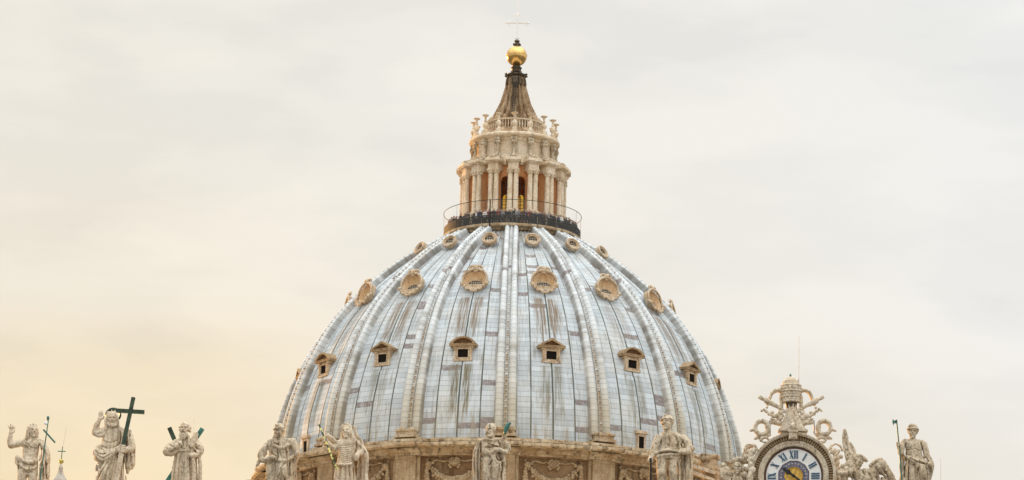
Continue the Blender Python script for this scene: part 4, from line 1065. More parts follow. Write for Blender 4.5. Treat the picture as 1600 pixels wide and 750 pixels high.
def veiled():                     # 540
    st = Statue('statue', 540, YS, 'stone statue with covered head gripping a slanting green bronze rod at its right side', 'statue')
    s = Sculpt(496, 584, 654, 808)
    head(s, 540.5, 675, 23, yaw=-14, tilt=-5, hair='hood', d=6, seed=11)
    s.loft([(687,544,0,12,8),(693,545,0,18,10.5),(706,541,1,14.5,11),(718,539,1,13,11),(727,538,1,13,11)], nf=8, amp=.03, k=3)
    s.loft([(725,538,1,13.5,11.5),(740,538,1,15.5,13),(765,539,0,18,15),(797,540,0,22,17)], nf=13, amp=.085, tw=.0, k=1.5)
    s.tube([(525,727,9,2.2),(532,729,13,2.4),(540,728.5,14,2.6),(548,727,12,2.2)],.8)
    s.tube([(530,694,2,6.5),(523,701,5,6),(518,700,9,4.8)],2.2); s.tube([(518,700,9,4.8),(512,695,13,4.2),(507.5,689,16,3.4)],1.8); s.ell(508,690,16,4.8,4.8,4)
    for i in range(4): s.tube([(504.5,686+2.4*i,18,1.3),(508,685.4+2.4*i,20,1.3),(511,686.5+2.4*i,18.5,1.2)],.4)
    s.tube([(512,683,12,3),(518,687,9,3.4),(524,692,6,3)],1.4); s.tube([(516,703,8,4),(509,703,8,3.6),(505,700,9,2.4)],1.4)
    s.tube([(560,694,1,7),(563,705,4,6.4),(558,714,12,4.6)],2.2); s.ell(556.5,716.5,13,4.6,5.2,4); hand(s, 557, 716, 14, 8, 190, .9, 7)
    s.tube([(562,696,2,5),(569,708,3,4.5),(572.5,718,3,3.6),(572,735,2,3),(571.5,760,2,3.2),(572,795,1,4)],1.4)
    s.loft([(705,566,-8,8,5),(722,566,-9,7.5,4),(760,565,-9,9,5),(796,564,-8,12,6)], nf=6, amp=.1, k=2)
    s.tube([(552,690,8,2),(562,697,9,2),(570,707,7,2)],.9); s.tube([(552,668,3,2.4),(556,680,4,2.6),(564,690,3,2.6)],1)
    for i in range(9): s.cut([(527+i*.6,697+i*3.2),(540,699+i*3.4),(553-i*.4,696+i*3.3)],.7,.8)
    for p in ([(526,700),(527,710),(524,722)],[(533,730),(531,752),(529,785)],[(540,731),(540,760)],[(545,730),(547,755),(548,790)],[(551,729),(553,760)],[(562,712),(563,740),(561,790)],[(556,690),(557,703)]): s.cut(p,1.1,2.6)
    s.rough(.35,.3,6); st.part('figure', s, M['statue'])
    b = MB(); st.bar(b, (497.6,666.5,19), (527,737.5,19), 2.7, 2.7); st.mb('rod', b, M['glint_staff'], None); st.plinth()
veiled()

def mantled():                    # 770
    st = Statue('statue', 770, YS, 'stone statue in a cape holding a green palm leaf, below the central dome rib', 'statue')
    s = Sculpt(732, 808, 654, 808)
    head(s, 766, 673.5, 22.5, yaw=-34, tilt=-6, hair='short', beard=.10, d=5, seed=13)
    s.loft([(686,770,0,12,8),(692,771,0,18.5,11),(702,769,1,18,12),(714,768,1,16,12),(722,770,1,17.5,13),(745,771,1,19,14.5),(797,771,0,23,17)], nf=9, amp=.05, tw=.03, k=3)
    s.loft([(689,752,-5,6,7),(702,747,-5,6.5,8),(716,745,-5,6.5,9),(735,745,-5,6.5,9),(765,745,-5,8,10),(796,744,-5,11,11)], nf=9, amp=.14, tw=.02, k=2)
    s.tube([(751,690,7,3),(760,688,10,2.6),(770,690,10,2.4),(778,688,8,2.2)],1.2)
    s.tube([(757,695,5,6.4),(757,705,8,6),(764,711,13,5),(778,706,16,3.4),(789,709,14,3)],2); s.ell(790,709.5,13,3.6,3,3)
    s.tube([(785,690,2,6),(793,697,5,5),(793.5,705,8,4.2),(786,708,12,3.4)],1.8); s.tube([(786,688,4,5),(789.5,682,8,3.4)],1.6); hand(s, 789, 684, 9, 8, 0, .9, 7)
    s.tube([(756,700,11,2.4),(768,697,14,2.2),(780,700,13,2)],1.0); s.tube([(756,708,11,2.2),(770,703,15,2.2),(782,704,14,2)],1.0)
    s.tube([(772,716,12,6),(776,733,16,7.4),(775,750,13,7)],2.2); s.tube([(762,722,10,6.5),(760,745,11,6.5),(760,780,9,6)],2); s.tube([(785,712,9,4),(787,726,9,3.4),(784,737,10,2.6)],1.4)
    s.tube([(771,730,15,2.2),(779,728,17,2.2),(786,724,14,2)],1.0)
    for p in ([(752,693),(751,708),(754,718)],[(747,700),(746,730),(747,752)],[(741,712),(742,742)],[(752,720),(752,745),(751,785)],[(768,732),(768,745),(768,770)],[(775,714),(778,722),(786,720)],[(782,718),(785,730),(782,750)],[(762,695),(772,699)],[(764,703),(774,700),(784,701)],[(783,738),(783,760)],[(778,690),(782,700)],[(770,722),(764,730)]): s.cut(p,1.05,2.5)
    s.rough(.5,.3,8); st.part('figure', s, M['statue_dark'])
    b = MB(); pts = [(788.6,680,12),(790.5,673.5,12),(793,667.5,12),(797.5,662.5,12)]
    b.tube([st.loc(*p) for p in catmull(pts, 4)], [.10+.10*math.sin(PI*i/12) for i in range(13)], 8); st.mb('palm_leaf', b, M['verdigris']); st.plinth()
mantled()

def soldier():                    # 1047
    st = Statue('statue', 1047, YS, 'stone statue with thick banded hair and short tunic, beside a rough slab-topped pier', 'statue')
    s = Sculpt(1006, 1096, 642, 808)
    head(s, 1043, 662, 25, yaw=-26, tilt=-6, hair='band', d=6, seed=15, nod=-6)
    s.loft([(676,1048,0,12,9),(683,1049,0,20,11),(694,1049,1,20,13),(706,1047,1,18,12.5),(714,1046,1,19,13)], nf=0, k=3)
    s.loft([(703,1047,1,19,13),(712,1047,1,23,14.5),(719,1046,1,22,14)], nf=11, amp=.06, tw=.08, k=2)
    s.tube([(1026,710,9,3),(1040,707,15,3),(1058,709,15,2.6),(1070,704,10,2.6)],1.2); s.tube([(1028,716,10,3),(1044,713,15,2.6),(1062,712,14,2.4)],1.2)
    s.tube([(1031,686,2,7),(1025,698,3,6.6),(1022,708,5,5.4)],2.2); s.tube([(1022,708,5,5.2),(1018,716,10,4.2),(1016,722,14,3.4)],1.8); s.ell(1016,723,14,4,4,3.6)
    s.tube([(1067,686,2,8),(1075,694,4,7),(1078,702,7,6)],2.2); s.tube([(1078,702,7,5.6),(1074,709,13,4.6),(1066,710,16,3.6)],1.8); hand(s, 1068, 709.5, 17, 9, 262, .6, 8)
    s.loft([(700,1074,-5,7,8),(715,1075,-5,8,9),(735,1074,-5,9,10),(765,1072,-5,10,10),(796,1070,-5,12,11)], nf=8, amp=.14, tw=.02, k=2)
    for cx in (1034.5, 1053): s.tube([(cx,716,4,9.2),(cx-.5,730,7,8.4),(cx-.5,742,9,7.6),(cx,752,6,7),(cx,766,3,7.4),(cx,792,1,4.4),(cx,796,8,4)],1.6)
    s.ell(1034,741,14,6,6,5); s.loft([(718,1062,0,5,9),(740,1062,0,5,9),(770,1062,0,6,10)], nf=6, amp=.14, k=1.5)
    s.tube([(1060,692,11,2),(1064,703,11,2)],.9); s.tube([(1074,690,9,2.2),(1078,698,10,2),(1075,706,13,2)],1)
    for p in ([(1046,684),(1047,694),(1045,702)],[(1034,688),(1033,698),(1030,706)],[(1056,684),(1060,696),(1058,703)],[(1044,718),(1044,735),(1045,758)],[(1064,714),(1065,735),(1066,770)],[(1071,712),(1071,735),(1072,770)],[(1078,712),(1079,735)],[(1030,711),(1044,709),(1060,711)],[(1059,722),(1059,760)],[(1067,690),(1070,700)]): s.cut(p,1.1,2.6)
    s.rough(.45,.32,9); st.part('figure', s, M['statue_dark'])
    b = MB(); b.tube([st.loc(1016.5,719,17), st.loc(1015.5,770,17)], .11, 8); st.mb('rod', b, M['iron']); st.plinth()
soldier()

def halberdier():                 # far right
    st = Statue('statue', 1432, YS, 'stone statue holding a thin green halberd, rightmost on the balustrade beyond the clock', 'statue')
    s = Sculpt(1392, 1470, 656, 808)
    head(s, 1428.8, 676, 22, yaw=-6, tilt=4, hair='band', beard=0, d=5, seed=17); s.ell(1428.5,666.5,4,6.5,3.5,7,0,1.4)
    s.loft([(687,1430,0,12,8),(693,1430,0,18,10.5),(704,1431,1,16.5,11.5),(716,1431,1,14.5,11),(725,1432,1,17,13)], k=3)
    s.ell(1423,698,8,7,6,4.5); s.ell(1437,699,8,7,6,4.5); s.cut([(1430,692),(1430.5,706),(1430,716)],.9,1.0); s.cut([(1417,704),(1424,706),(1431,703),(1438,707),(1446,704)],.8,.8)
    s.tube([(1416,692,2,6),(1412,703,4,5.4),(1409.5,709,7,4.6)],2); s.tube([(1409.5,709,7,4.4),(1406.5,703,10,3.6),(1405,697,12,2.8)],1.6); s.ell(1404.8,696.5,12.5,3.3,4,3)
    for i in range(4): s.tube([(1402.6,694+1.9*i,14,1.0),(1405,693.6+1.9*i,15.4,1.0),(1407.2,694.2+1.9*i,14,1.0)],.4)
    s.tube([(1445,695,1,6.6),(1448,705,2,6),(1449,713,4,5)],2); s.tube([(1449,713,4,4.8),(1452,722,8,4.2),(1456,729,10,3)],1.6); hand(s, 1456, 728, 10, 8, 160, .5, 9)
    s.tube([(1416,716,10,4),(1428,722,15,4.2),(1442,726,14,4),(1453,727,9,4)],1.6); s.tube([(1416,721,9,3),(1430,727,15,2.6),(1448,732,12,2.6)],1.2)
    s.loft([(722,1433,1,18,13.5),(740,1433,1,20.5,15),(765,1433,0,22,16),(797,1433,0,24,17)], nf=9, amp=.07, tw=.02, k=2)
    s.loft([(706,1414,-4,4,6),(722,1413,-4,5,8),(745,1414,-4,6,9),(796,1413,-4,9,10)], nf=7, amp=.1, k=2); s.tube([(1453,718,2,5),(1457,728,3,4.5),(1456,740,2,3),(1452,756,1,3)],1.4)
    s.tube([(1436,728,12,6),(1442,740,17,7.2),(1441,756,13,6.6)],2.2); s.tube([(1422,727,10,5),(1424,745,12,6),(1424,775,10,6)],2)
    for p in ([(1417,718),(1415,730),(1414,750)],[(1421,720),(1420,740),(1418,775)],[(1428,726),(1431,742),(1430,765)],[(1436,732),(1433,745),(1434,765)],[(1446,731),(1449,745),(1448,770)],[(1422,719),(1434,725),(1448,728)],[(1418,692),(1416,704),(1417,714)],[(1447,716),(1452,724)],[(1440,692),(1443,704),(1444,714)]): s.cut(p,1.1,2.6)
    s.rough(.45,.32,10); st.part('figure', s, M['statue_dark'])
    b = MB(); b.tube([st.loc(1402.6,658.5,15), st.loc(1404.8,690,15), st.loc(1407.2,724,14), st.loc(1409,755,13)], .06, 8)
    hb = st.mb('halberd', b, M['verdigris']); b = MB(); P = [st.loc(*q) for q in ((1402.8,659,15),(1402.8,664.5,15),(1399,664,15),(1397.2,668,15),(1396,662,15),(1396.6,657,15),(1398.6,660,15))]
    b.prism([(p[0], p[2]) for p in P][::-1], P[0][1]-.05, P[0][1]+.05); st.mb('axe_blade', b, M['verdigris'], None, hb); st.plinth()
halberdier()

def stone_pier():                 # rough slab-topped pier right of the soldier statue
    st = Statue('chimney_pier', 1104, YS+2, 'rough brown stone pier with a broken sloping slab beside the curly-haired statue', 'pier')
    s = Sculpt(1074, 1138, 704, 808)
    s.loft([(711,1105,0,19,10),(717,1106,0,19,10)], k=1); s.loft([(718,1108,-1,15,8),(722,1109,-1,14,8),(760,1112,-1,14,9),(800,1112,-1,16,10)], k=2)
    s.tube([(1086,714,6,3),(1098,718,8,3.4),(1112,716,8,3),(1120,713,5,2.6)],1); s.tube([(1122,714,3,3),(1125,719,3,2.4)],1)
    s.rough(.8,.35,12); st.part('shaft', s, M['drum'])
    b = MB(); st.bar(b, (1078,729,13), (1118,742,13), 5, 9); st.bar(b, (1078,738,11), (1116,753,11), 4, 8); st.mb('slab', b, M['statue'], None)
stone_pier()

# ------------------------------------------------------------------ clock
CX, CY = 1241.3, 743.7
ck = Statue('clock', CX, YS, 'large stone-framed round clock with blue roman numerals under a carved tiara', 'clock', 815)
cs = ck.s/.985
_cx, _, _cz = ck.loc(CX, CY, 0)
def clockpart(name, mb, mat, smooth=40, parent=None):
    return build(name, mb, mat, parent or ck.o, smooth)
CMx = Matrix.Translation((_cx, 0, _cz)) @ Matrix.Rotation(-YAW+R_(3.0), 4, 'Z') @ Matrix.Rotation(PI/2, 4, 'X')    # lathe axis -> towards the square
def cl(prof, n=96): b = MB(); b.lathe([(r*cs, d*cs) for r, d in prof], n, M=CMx); return b
def cbox(b, r0, r1, half, d0, d1, ang, mat=0):        # radial box; ang clockwise from the top
    b.box(-half*cs, half*cs, r0*cs, r1*cs, d0*cs, d1*cs, mat, M=CMx @ Matrix.Rotation(-ang, 4, 'Z'))
b = cl([(0,-1.0),(44.8,-1.0)]); dial = clockpart('dial', b, plain('dial_enamel', (.80,.80,.76), .45, 0, .06, 2.0))
clockpart('dial_border', cl([(42.6,-.9),(42.8,-.5),(43.6,-.5),(43.7,-.9)]), plain('red_enamel', (.22,.06,.05), .5), 40, dial)
clockpart('dial_rim', cl([(43.7,-1.2),(44.0,1.4),(45.6,1.6),(46,-1)]), M['copper'], 40, dial)
clockpart('frame', cl([(45.8,-2),(46.0,3.0),(47.6,4.2),(49.4,4.0),(51.2,4.8),(53.6,5.0),(55.0,4.4),(55.2,2.0),(61.9,2.0),(62.0,10.0),(63.0,10.6),(63.8,10.4),(64.2,11.4),(66.0,11.6),(66.6,10.6),(66.6,-12),(45,-12)], 128), M['clockstone'], 30)
b = MB()
for i in range(96):
    cbox(b, 55.6, 61.9, 1.22, 2.1, 6.5, 2*PI*i/96)
clockpart('dentils', b, M['dentil'], None)
b = MB(); b.lathe([(r*cs, d*cs) for r, d in ((0,-.8),(24.4,-.8))], 12, M=CMx @ Matrix.Rotation(PI/12,4,'Z')); clockpart('blue_ring', b, plain('blue_enamel', (.14,.14,.20), .45, 0, .45, 5), 20, dial)
b = MB(); b.lathe([(r*cs, d*cs) for r, d in ((23.6,-.75),(23.7,-.3),(24.7,-.3),(24.8,-.9))], 12, M=CMx @ Matrix.Rotation(PI/12,4,'Z')); clockpart('ring_border', b, plain('dark_red', (.10,.05,.06), .5), 20, dial)
b = MB()
for i in range(24):
    a = 2*PI*(i+.5)/24; b.sphere((19.3*math.sin(a)*cs, 19.3*math.cos(a)*cs, -.5*cs), (.95*cs,.95*cs,.6*cs), 8, 6, M=CMx)
clockpart('gold_studs', b, plain('stud_gold', (.85,.68,.36), .4, .3), 40, dial)
clockpart('gold_disc', cl([(0,.9),(4,.7),(9,.2),(13.6,.1),(14.2,.5),(14.6,-.6)]), plain('disc_gold', (.52,.32,.07), .42, .55, .3, 6), 40, dial)
b = cl([(55.2,2.05),(61.95,2.05)]); clockpart('soffit', b, M['dentil'], None)
def numeral(txt, ang):
    b = MB(); W = {'I': 3.6, 'V': 6.6, 'X': 7.0}; tot = sum(W[c] for c in txt); x = -tot/2; R1, R2 = 27.2, 40.2
    Mn = CMx @ Matrix.Rotation(-ang, 4, 'Z')
    def stroke(xa, ya, xb, yb, w, d): 
        b.prism([(xa*cs-w*cs/2, ya*cs),(xa*cs+w*cs/2, ya*cs),(xb*cs+w*cs/2, yb*cs),(xb*cs-w*cs/2, yb*cs)], -d*cs, .5*cs, M=Mn @ Matrix.Rotation(-PI/2, 4, 'X') @ Matrix.Scale(-1, 4, (0, 1, 0)))
    for c in txt:
        w = W[c]; m_ = x+w/2
        if c == 'I': stroke(m_, R1, m_, R2, 2.0, .40); ser = (m_,)
        elif c == 'V': stroke(m_, R1, x+1.3, R2, 2.1, .40); stroke(m_+.3, R1, x+w-1.2, R2, .8, .36); ser = (x+1.3, x+w-1.2)
        else: stroke(x+w-1.3, R1, x+1.3, R2, 2.2, .40); stroke(x+1.2, R1, x+w-1.2, R2, .7, .36); ser = ()
        x += w
    return b
NUM = ['XII','I','II','III','IIII','V','VI','VII','VIII','IX','X','XI']
blue = plain('numeral_blue', (.022,.085,.16), .5, 0, .2, 6)
for i, tx in enumerate(NUM): clockpart('numeral', numeral(tx, 2*PI*i/12), blue, None, dial)
b = MB(); Ah = -math.atan2(110, 82)
Mh = CMx @ Matrix.Rotation(-Ah, 4, 'Z') @ Matrix.Rotation(-PI/2, 4, 'X') @ Matrix.Scale(-1, 4, (0, 1, 0))
b.prism([(x*cs, y*cs) for x, y in [(-1.6,-12),(1.6,-12),(1.2,-2),(1.8,3),(1.6,6),(4.2,10),(1.2,15),(2.6,17),(0,22),(-2.6,17),(-1.2,15),(-4.2,10),(-1.6,6),(-1.8,3),(-1.2,-2)]], 1.2*cs, 2.0*cs, M=Mh)
b.sphere((0,0,2.2*cs), (2.6*cs,2.6*cs,1.2*cs), 12, 8, M=CMx); clockpart('hand', b, M['iron'], 30, dial)

# keystone, moulded slab, carved pedestal, tiara, keys, scrolls
s = Sculpt(1226, 1256, 664, 692, 26, -6); s.loft([(672,1240.5,8,8.6,9),(676,1240.5,9,8.4,9),(687,1240.5,9,6.8,8)], k=1)
b = MB()
def cbar(b, x0, y0, x1, y1, d0, d1):
    p = ck.loc((x0+x1)/2, (y0+y1)/2, 0); w = (x1-x0)*ck.s/2; h = (y1-y0)*ck.s/2; b.box(p[0]-w, p[0]+w, -d1*ck.s, -d0*ck.s, p[2]-h, p[2]+h)
cbar(b, 1232.5, 674, 1248.5, 677.5, -4, 17); cbar(b, 1234, 677.6, 1247, 688, -4, 15.5); cbar(b, 1236.5, 679.5, 1244.5, 686, 15.6, 16.6)
clockpart('keystone', b, M['clockstone'], None)
b = MB(); cbar(b, 1218, 672.4, 1264, 675.2, -10, 13); cbar(b, 1221, 675.4, 1261, 680, -10, 8); clockpart('slab', b, M['clockstone'], None)
s = Sculpt(1212, 1272, 628, 680, 24, -16)
s.loft([(632,1240,0,8.5,8),(640,1240,1,8,8.5),(650,1240,2,10.5,9.5),(662,1240,2,15,11),(673,1241,2,20.5,12.5)], nf=8, amp=.10, k=1.5)
for i in range(7):
    a = (i-3)/3; s.tube([(1240+a*7,638,8-abs(a)*4,1.4),(1240+a*9,652,10-abs(a)*5,1.6),(1240+a*17,671,13-abs(a)*7,2.0)],1.0)
s.ell(1240,668,14,3.4,4,3); s.rough(.4,.4,20); ck.part('pedestal', s, M['clockstone'])
s = Sculpt(1216, 1264, 580, 640, 22, -22)
s.loft([(588.5,1239.5,0,4,4),(591,1239.5,0,9,9),(595,1239.5,0,12.5,12.5),(600,1239.5,0,13.6,13.6),(602,1239.5,0,13.8,13.8)], k=1)
s.loft([(601.5,1239.5,0,15.6,15.6),(606,1239.5,0,16.2,16.2),(612,1239.5,0,15.6,15.6),(620,1239.5,0,14.2,14.2),(629,1239.5,0,12.6,12.6)], k=1)
for y_, r_ in ((602.5,15.6),(611.5,15.9),(620,14.4),(627.5,13.2)): s.tube([(1239.5+r_*math.sin(a), y_, r_*math.cos(a), 1.25) for a in np.linspace(0,2*PI,25)],.8)
for y_, r_ in ((607,16.2),(615.8,15.2),(624,13.8)):
    for i in range(14): a = 2*PI*(i+.5)/14; s.ell(1239.5+r_*math.sin(a), y_, r_*math.cos(a), 2.0, 2.4, 1.2, 0, .6)
s.ell(1239,586.3,0,1.7,1.9,1.7,0,.6); s.ell(1239.5,632,0,8.5,5,8.5,0,.5,'-'); s.rough(.25,.4,21)
ck.part('tiara', s, M['clockstone'])
b = MB(); b.tube([ck.loc(1239.5,628,0), ck.loc(1239.5,640,0)], [.50,.42], 16); clockpart('neck', b, M['copper'])
b = MB(); b.sphere(ck.loc(1239,585.6,0), .10); b.tube([ck.loc(1239,586,0), ck.loc(1239,583,0)], .04, 6); clockpart('tiara_knob', b, M['verdigris'])
def lappet(q):
    X = lambda x: 1239.5+q*(x-1239.5); s = Sculpt(1190, 1290, 600, 660, 16, -18)
    P = [(1255,611),(1259,608.5),(1265,609.5),(1270,614),(1273,622),(1276,630)]
    for dd in (-5,-2,1,4): s.tube([(X(x), y, dd-4, 2.5) for x, y in P],1.4)
    s.tube([(X(1254),613,-2,2.2),(X(1256),622,-1,2.4),(X(1255),632,0,3),(X(1257),645,-1,3)],1.4); s.rough(.3,.4,22); ck.part('lappet', s, M['clockstone'])
def key(q):
    X = lambda x: 1239.5+q*(x-1239.5); s = Sculpt(1180, 1300, 614, 676, 18, -16)
    s.tube([(X(1289),621,4,1.9),(X(1283),624,4,2.4),(X(1277),627.5,4,4.2),(X(1272),630,4,4.0),(X(1262),635,3,2.9),(X(1249),643,1,2.9)],1.2, sm=3)
    s.ell(X(1289.5),620.5,4,2.4,2.6,2.2); s.ell(X(1286),622.5,4,2.2,3.0,2.2); s.ell(X(1279),626,5,3.4,4.4,3)
    for x, y, r in ((1257,645,4.5),(1262,650,4.2),(1267,650,3.2),(1270,645,3.6),(1275,647,3.0),(1279,643,2.8),(1283,640,2.5),(1286.5,642.5,2.4),(1278,637,2.2),(1258,654,4.5),(1266,658,3.4),(1271,655,2.6),(1262,661,4)):
        s.ell(X(x), y, 2+(x % 3), r, r*.85, r*.9, 0, 1.0)
    s.tube([(X(1254),650,1,3),(X(1262),652,3,2.6),(X(1270),650,4,2),(X(1280),642,4,1.8)],1); s.tube([(X(1252),664,0,4),(X(1262),660,1,4.4),(X(1274),660,0,2.4)],1.2)
    s.rough(.5,.5,23); ck.part('crossed_key', s, M['clockstone'])
def scroll(q):
    X = lambda x: 1241.3+q*(x-1241.3); s = Sculpt(1170, 1314, 644, 700, 16, -14); cx, cy = 1290.3, 668.5
    pts = [(cx+10.2*math.cos(a), cy-10.8*math.sin(a)) for a in np.linspace(PI*.78, -PI*1.12, 22)]
    for dd in (-4.5,-1.5,1.5,4.5): s.tube([(X(x), y, dd, 3.0) for x, y in pts],1.2, sm=1)
    s.tube([(X(x), y, 5.5, 1.2) for x, y in [(cx+12*math.cos(a), cy-12.6*math.sin(a)) for a in np.linspace(PI*.8,-PI*1.1,22)]],.7, sm=1)
    s.ell(X(cx-8),cy-1,3,3.2,4.4,3); s.ell(X(cx-6.5),cy-8,3,3.6,3,3); s.ell(X(cx+13.5),cy+3.5,2,2.4,2,2); s.ell(X(cx+17),cy+4.6,2,2.2,2.2,2); s.tube([(X(cx+11),cy+2,2,2.6),(X(cx+18.5),cy+5,2,1.2)],1)
    s.tube([(X(cx-12),cy+11,1,2.6),(X(cx-4),cy+14,1,3.4),(X(cx+6),cy+15.5,1,3),(X(cx+11),cy+17,1,1.8)],1.2)
    s.rough(.35,.5,24); ck.part('scroll', s, M['clockstone'])
for q in (-1, 1): lappet(q); key(q); scroll(q)
b = MB()
for x_ in (1205.2, 1274.6): b.tube([ck.loc(x_,657,2), ck.loc(x_,679,2)], .075, 8)
clockpart('iron_stay', b, M['rod'])
for q in (-1, 1):                                     # acanthus and ribbons along the sides of the frame
    s = Sculpt(1156, 1328, 674, 812, 20, -14)
    X = lambda x: 1241.3+q*(x-1241.3)
    s.tube([(X(1280),687,3,2.2),(X(1286),684,4,2.8),(X(1292),687,4,2.6),(X(1289),691,4,2.0),(X(1283),691,3,1.6)],.8)
    s.tube([(X(1298),703,3,2.2),(X(1302),697,3,2.0),(X(1309),694.5,2,1.7),(X(1315),697,2,1.7),(X(1318),704,2,2.0)],.8)
    for x, y, r in ((1303,706,4),(1308,712,4.6),(1305,719,4.2),(1312,706,3.2),(1309,726,4.6),(1316,714,3),(1306,735,5),(1314,733,3.6),(1310,745,5.2),(1318,742,4)): s.ell(X(x), y, 1+(y % 4), r, r*1.1, r, 0, 1.3)
    s.tube([(X(1306),703,3,2.6),(X(1311),718,4,2.4),(X(1309),735,4,3),(X(1313),760,3,5),(X(1314),805,2,8)],1.4)
    s.rough(.7,.45,25); ck.part('side_ornament', s, M['clockstone'])
b = MB(); b.box(-4.2, 4.2, .3, 1.4, -1.5, .9); b.box(-4.6, 4.6, -.6, 1.6, -1.5, .3); clockpart('base_block', b, M['clockstone'], None)

def angel_left():
    st = Statue('angel_statue', 1158, YS-.4, 'carved stone angel crouching at the left side of the clock', 'statue')
    s = Sculpt(1122, 1192, 690, 808, 28, -20)
    head(s, 1152.5, 733, 22, yaw=12, tilt=8, hair='curly', d=8, seed=21)
    s.tube([(1143,724,9,3),(1151,719.5,11,3.6),(1160,719.5,10,3.4),(1167,724,8,3)],1.2)           # cap of hair and veil
    s.tube([(1163,722,0,4),(1166,709,-1,4.6),(1172,699,-1,3.6),(1180,695,-1,2.4)],1.4); s.tube([(1165,722,2,2),(1170,712,2,2),(1176,703,2,2)],.8); s.tube([(1170,724,2,2),(1175,715,2,2),(1181,706,2,1.8)],.8)
    s.loft([(742,1158,0,13,9),(750,1158,0,20,12),(770,1158,0,22,14),(797,1158,0,24,15)], nf=8, amp=.09, tw=.04, k=2.5)
    s.tube([(1140,752,3,6),(1131,746,4,5),(1128,738,4,4),(1134,733,5,3.2)],1.8)
    for x, y, r in ((1131,728,4.5),(1137,735,5),(1133,740,5),(1142,742,4.4),(1166,734,4.6),(1171,740,5.2),(1177,744,4.6),(1168,746,5),(1128,735,3.4)): s.ell(x, y, 4+(x % 3), r, r, r*.9, 0, 1.2)
    for p in ([(1144,748),(1142,760)],[(1160,744),(1164,760)],[(1170,744),(1174,760)]): s.cut(p,1,2.2)
    s.rough(.6,.4,26); st.part('figure', s, M['statue_dark'])
angel_left()
def angel_right():
    st = Statue('angel_statue', 1345, YS-.4, 'carved stone angel with one tall curved wing, reclining at the right side of the clock', 'statue')
    s = Sculpt(1306, 1412, 706, 808, 30, -20)
    head(s, 1342, 724, 20, yaw=34, tilt=26, hair='curly', d=8, seed=23, nod=10)
    s.tube([(1337,716,9,3.4),(1346,715,11,3.4),(1354,721,10,3)],1.2)
    s.tube([(1330,728,0,9),(1340,742,1,11),(1356,750,2,13),(1380,762,2,14)],2); s.tube([(1335,738,8,5.5),(1322,742,12,4.4),(1306,741,13,3.4)],1.8)
    s.tube([(1352,738,8,5),(1364,739,12,4.4),(1374,733,13,4)],1.6)
    s.tube([(1362,750,5,11),(1370,735,8,10),(1376,727,8,8.6)],2.4); s.tube([(1376,727,8,8.4),(1385,738,8,8),(1396,758,5,7.4)],2.4); s.ell(1376,725.5,9,7.2,7,7)
    s.tube([(1360,730,12,3),(1368,723,14,3),(1377,720,14,2.6)],1.2)
    s.loft([(752,1358,0,34,12),(775,1358,0,38,15),(797,1358,0,40,16)], nf=12, amp=.06, k=3)
    for x, y, r in ((1318,730,4.5),(1324,735,5),(1316,738,4.6),(1328,742,5),(1320,748,6),(1350,744,5),(1342,748,5)): s.ell(x, y, 6+(x % 3), r, r, r*.9, 0, 1.2)
    for p in ([(1366,732),(1374,742),(1380,756)],[(1377,732),(1386,746)],[(1358,742),(1364,758)],[(1332,742),(1338,756)],[(1384,740),(1390,756)],[(1369,746),(1373,760)],[(1346,734),(1352,746)]): s.cut(p,1.1,2.6)
    s.rough(.6,.4,27); st.part('figure', s, M['statue_dark'])
    s = Sculpt(1310, 1350, 662, 734, 14, -14)
    s.tube([(1323,671.5,-3,2.6),(1323.5,682,-3,4.6),(1326.5,697,-3,7.0),(1331,712,-2,9.0),(1332,726,0,8)],1.4, flat=.5); s.tube([(1330,692,-4,3),(1334.5,702,-4,4.2),(1336,714,-3,5.4),(1335,724,0,5)],2, flat=.6)
    s.tube([(1320.4,672,0,1.1),(1319.4,684,1,1.4),(1321,699,1,1.7),(1325,716,2,2)],.6)
    for p in ([(1323,676),(1324,692),(1328,710)],[(1325.5,678),(1328,692),(1333,708)],[(1328,684),(1332,698),(1337,712)],[(1322,702),(1328,705)],[(1324,712),(1336,712)]): s.cut(p,.8,1.8)
    s.rough(.25,.4,28); st.part('wing', s, M['statue_dark'])
angel_right()

# ------------------------------------------------------------------ thin masts, minor cupola
def rod(x, y0, y1, Y, label, w0=.03, stays=False, mat='rod'):
    a = at(x, y1, Y); z0 = at(x, y0, Y).z; o = empty('lightning_rod', a, 0, label, 'lightning rod'); b = MB(); H = z0-a.z
    b.tube([(0,0,0),(0,0,H*.6),(0,0,H)], [w0*1.6,w0,w0*.6], 6); build('mast', b, M[mat], o)
    if stays:
        b = MB()
        for dx in (-.8,.9): b.tube([(dx,.1,0),(0,0,H*.78)], .012, 5)
        build('stay', b, M[mat], o)
rod(1246.3, 524, 806, -131.5, 'thin pale lightning rod with wire stays rising behind the carved tiara', .032, True)
rod(1470, 716, 806, -131, 'faint short lightning rod right of the halberd statue', .02)
rod(296.5, 655, 806, -131, 'faint thin rod rising behind the bald bearded statue', .02)
cp = at(93.5, 760, -60); cpx = mpp(cp)
cu = empty('cupola', (cp.x, cp.y, cp.z-8), YAW, 'distant minor cupola with ribbed grey roof, tarnished ball and thin cross at far left', 'cupola')
def cz(y): return (at(93.5, y, -60).z-cp.z)+8
b = MB(); n = 96; v = []; f = []
lv = [(726,1.9),(729,2.2),(731,3.8),(733,3.0),(738,4.2),(744,6.6),(750,10),(758,14.5),(764,17),(770,17.5)]
for y_, r_ in lv:
    for i in range(n):
        fin = max(0, math.cos((i % 8)/8*2*PI)); r = r_*cpx*(.86+.16*fin if y_ > 734 else 1); a = 2*PI*i/n; v.append((r*math.sin(a), -r*math.cos(a), cz(y_)))
for k in range(len(lv)-1):
    for i in range(n): f.append((k*n+i, (k+1)*n+i, (k+1)*n+(i+1) % n, k*n+(i+1) % n))
b.add(v, f); build('roof', b, M['cupola'], cu, 50)
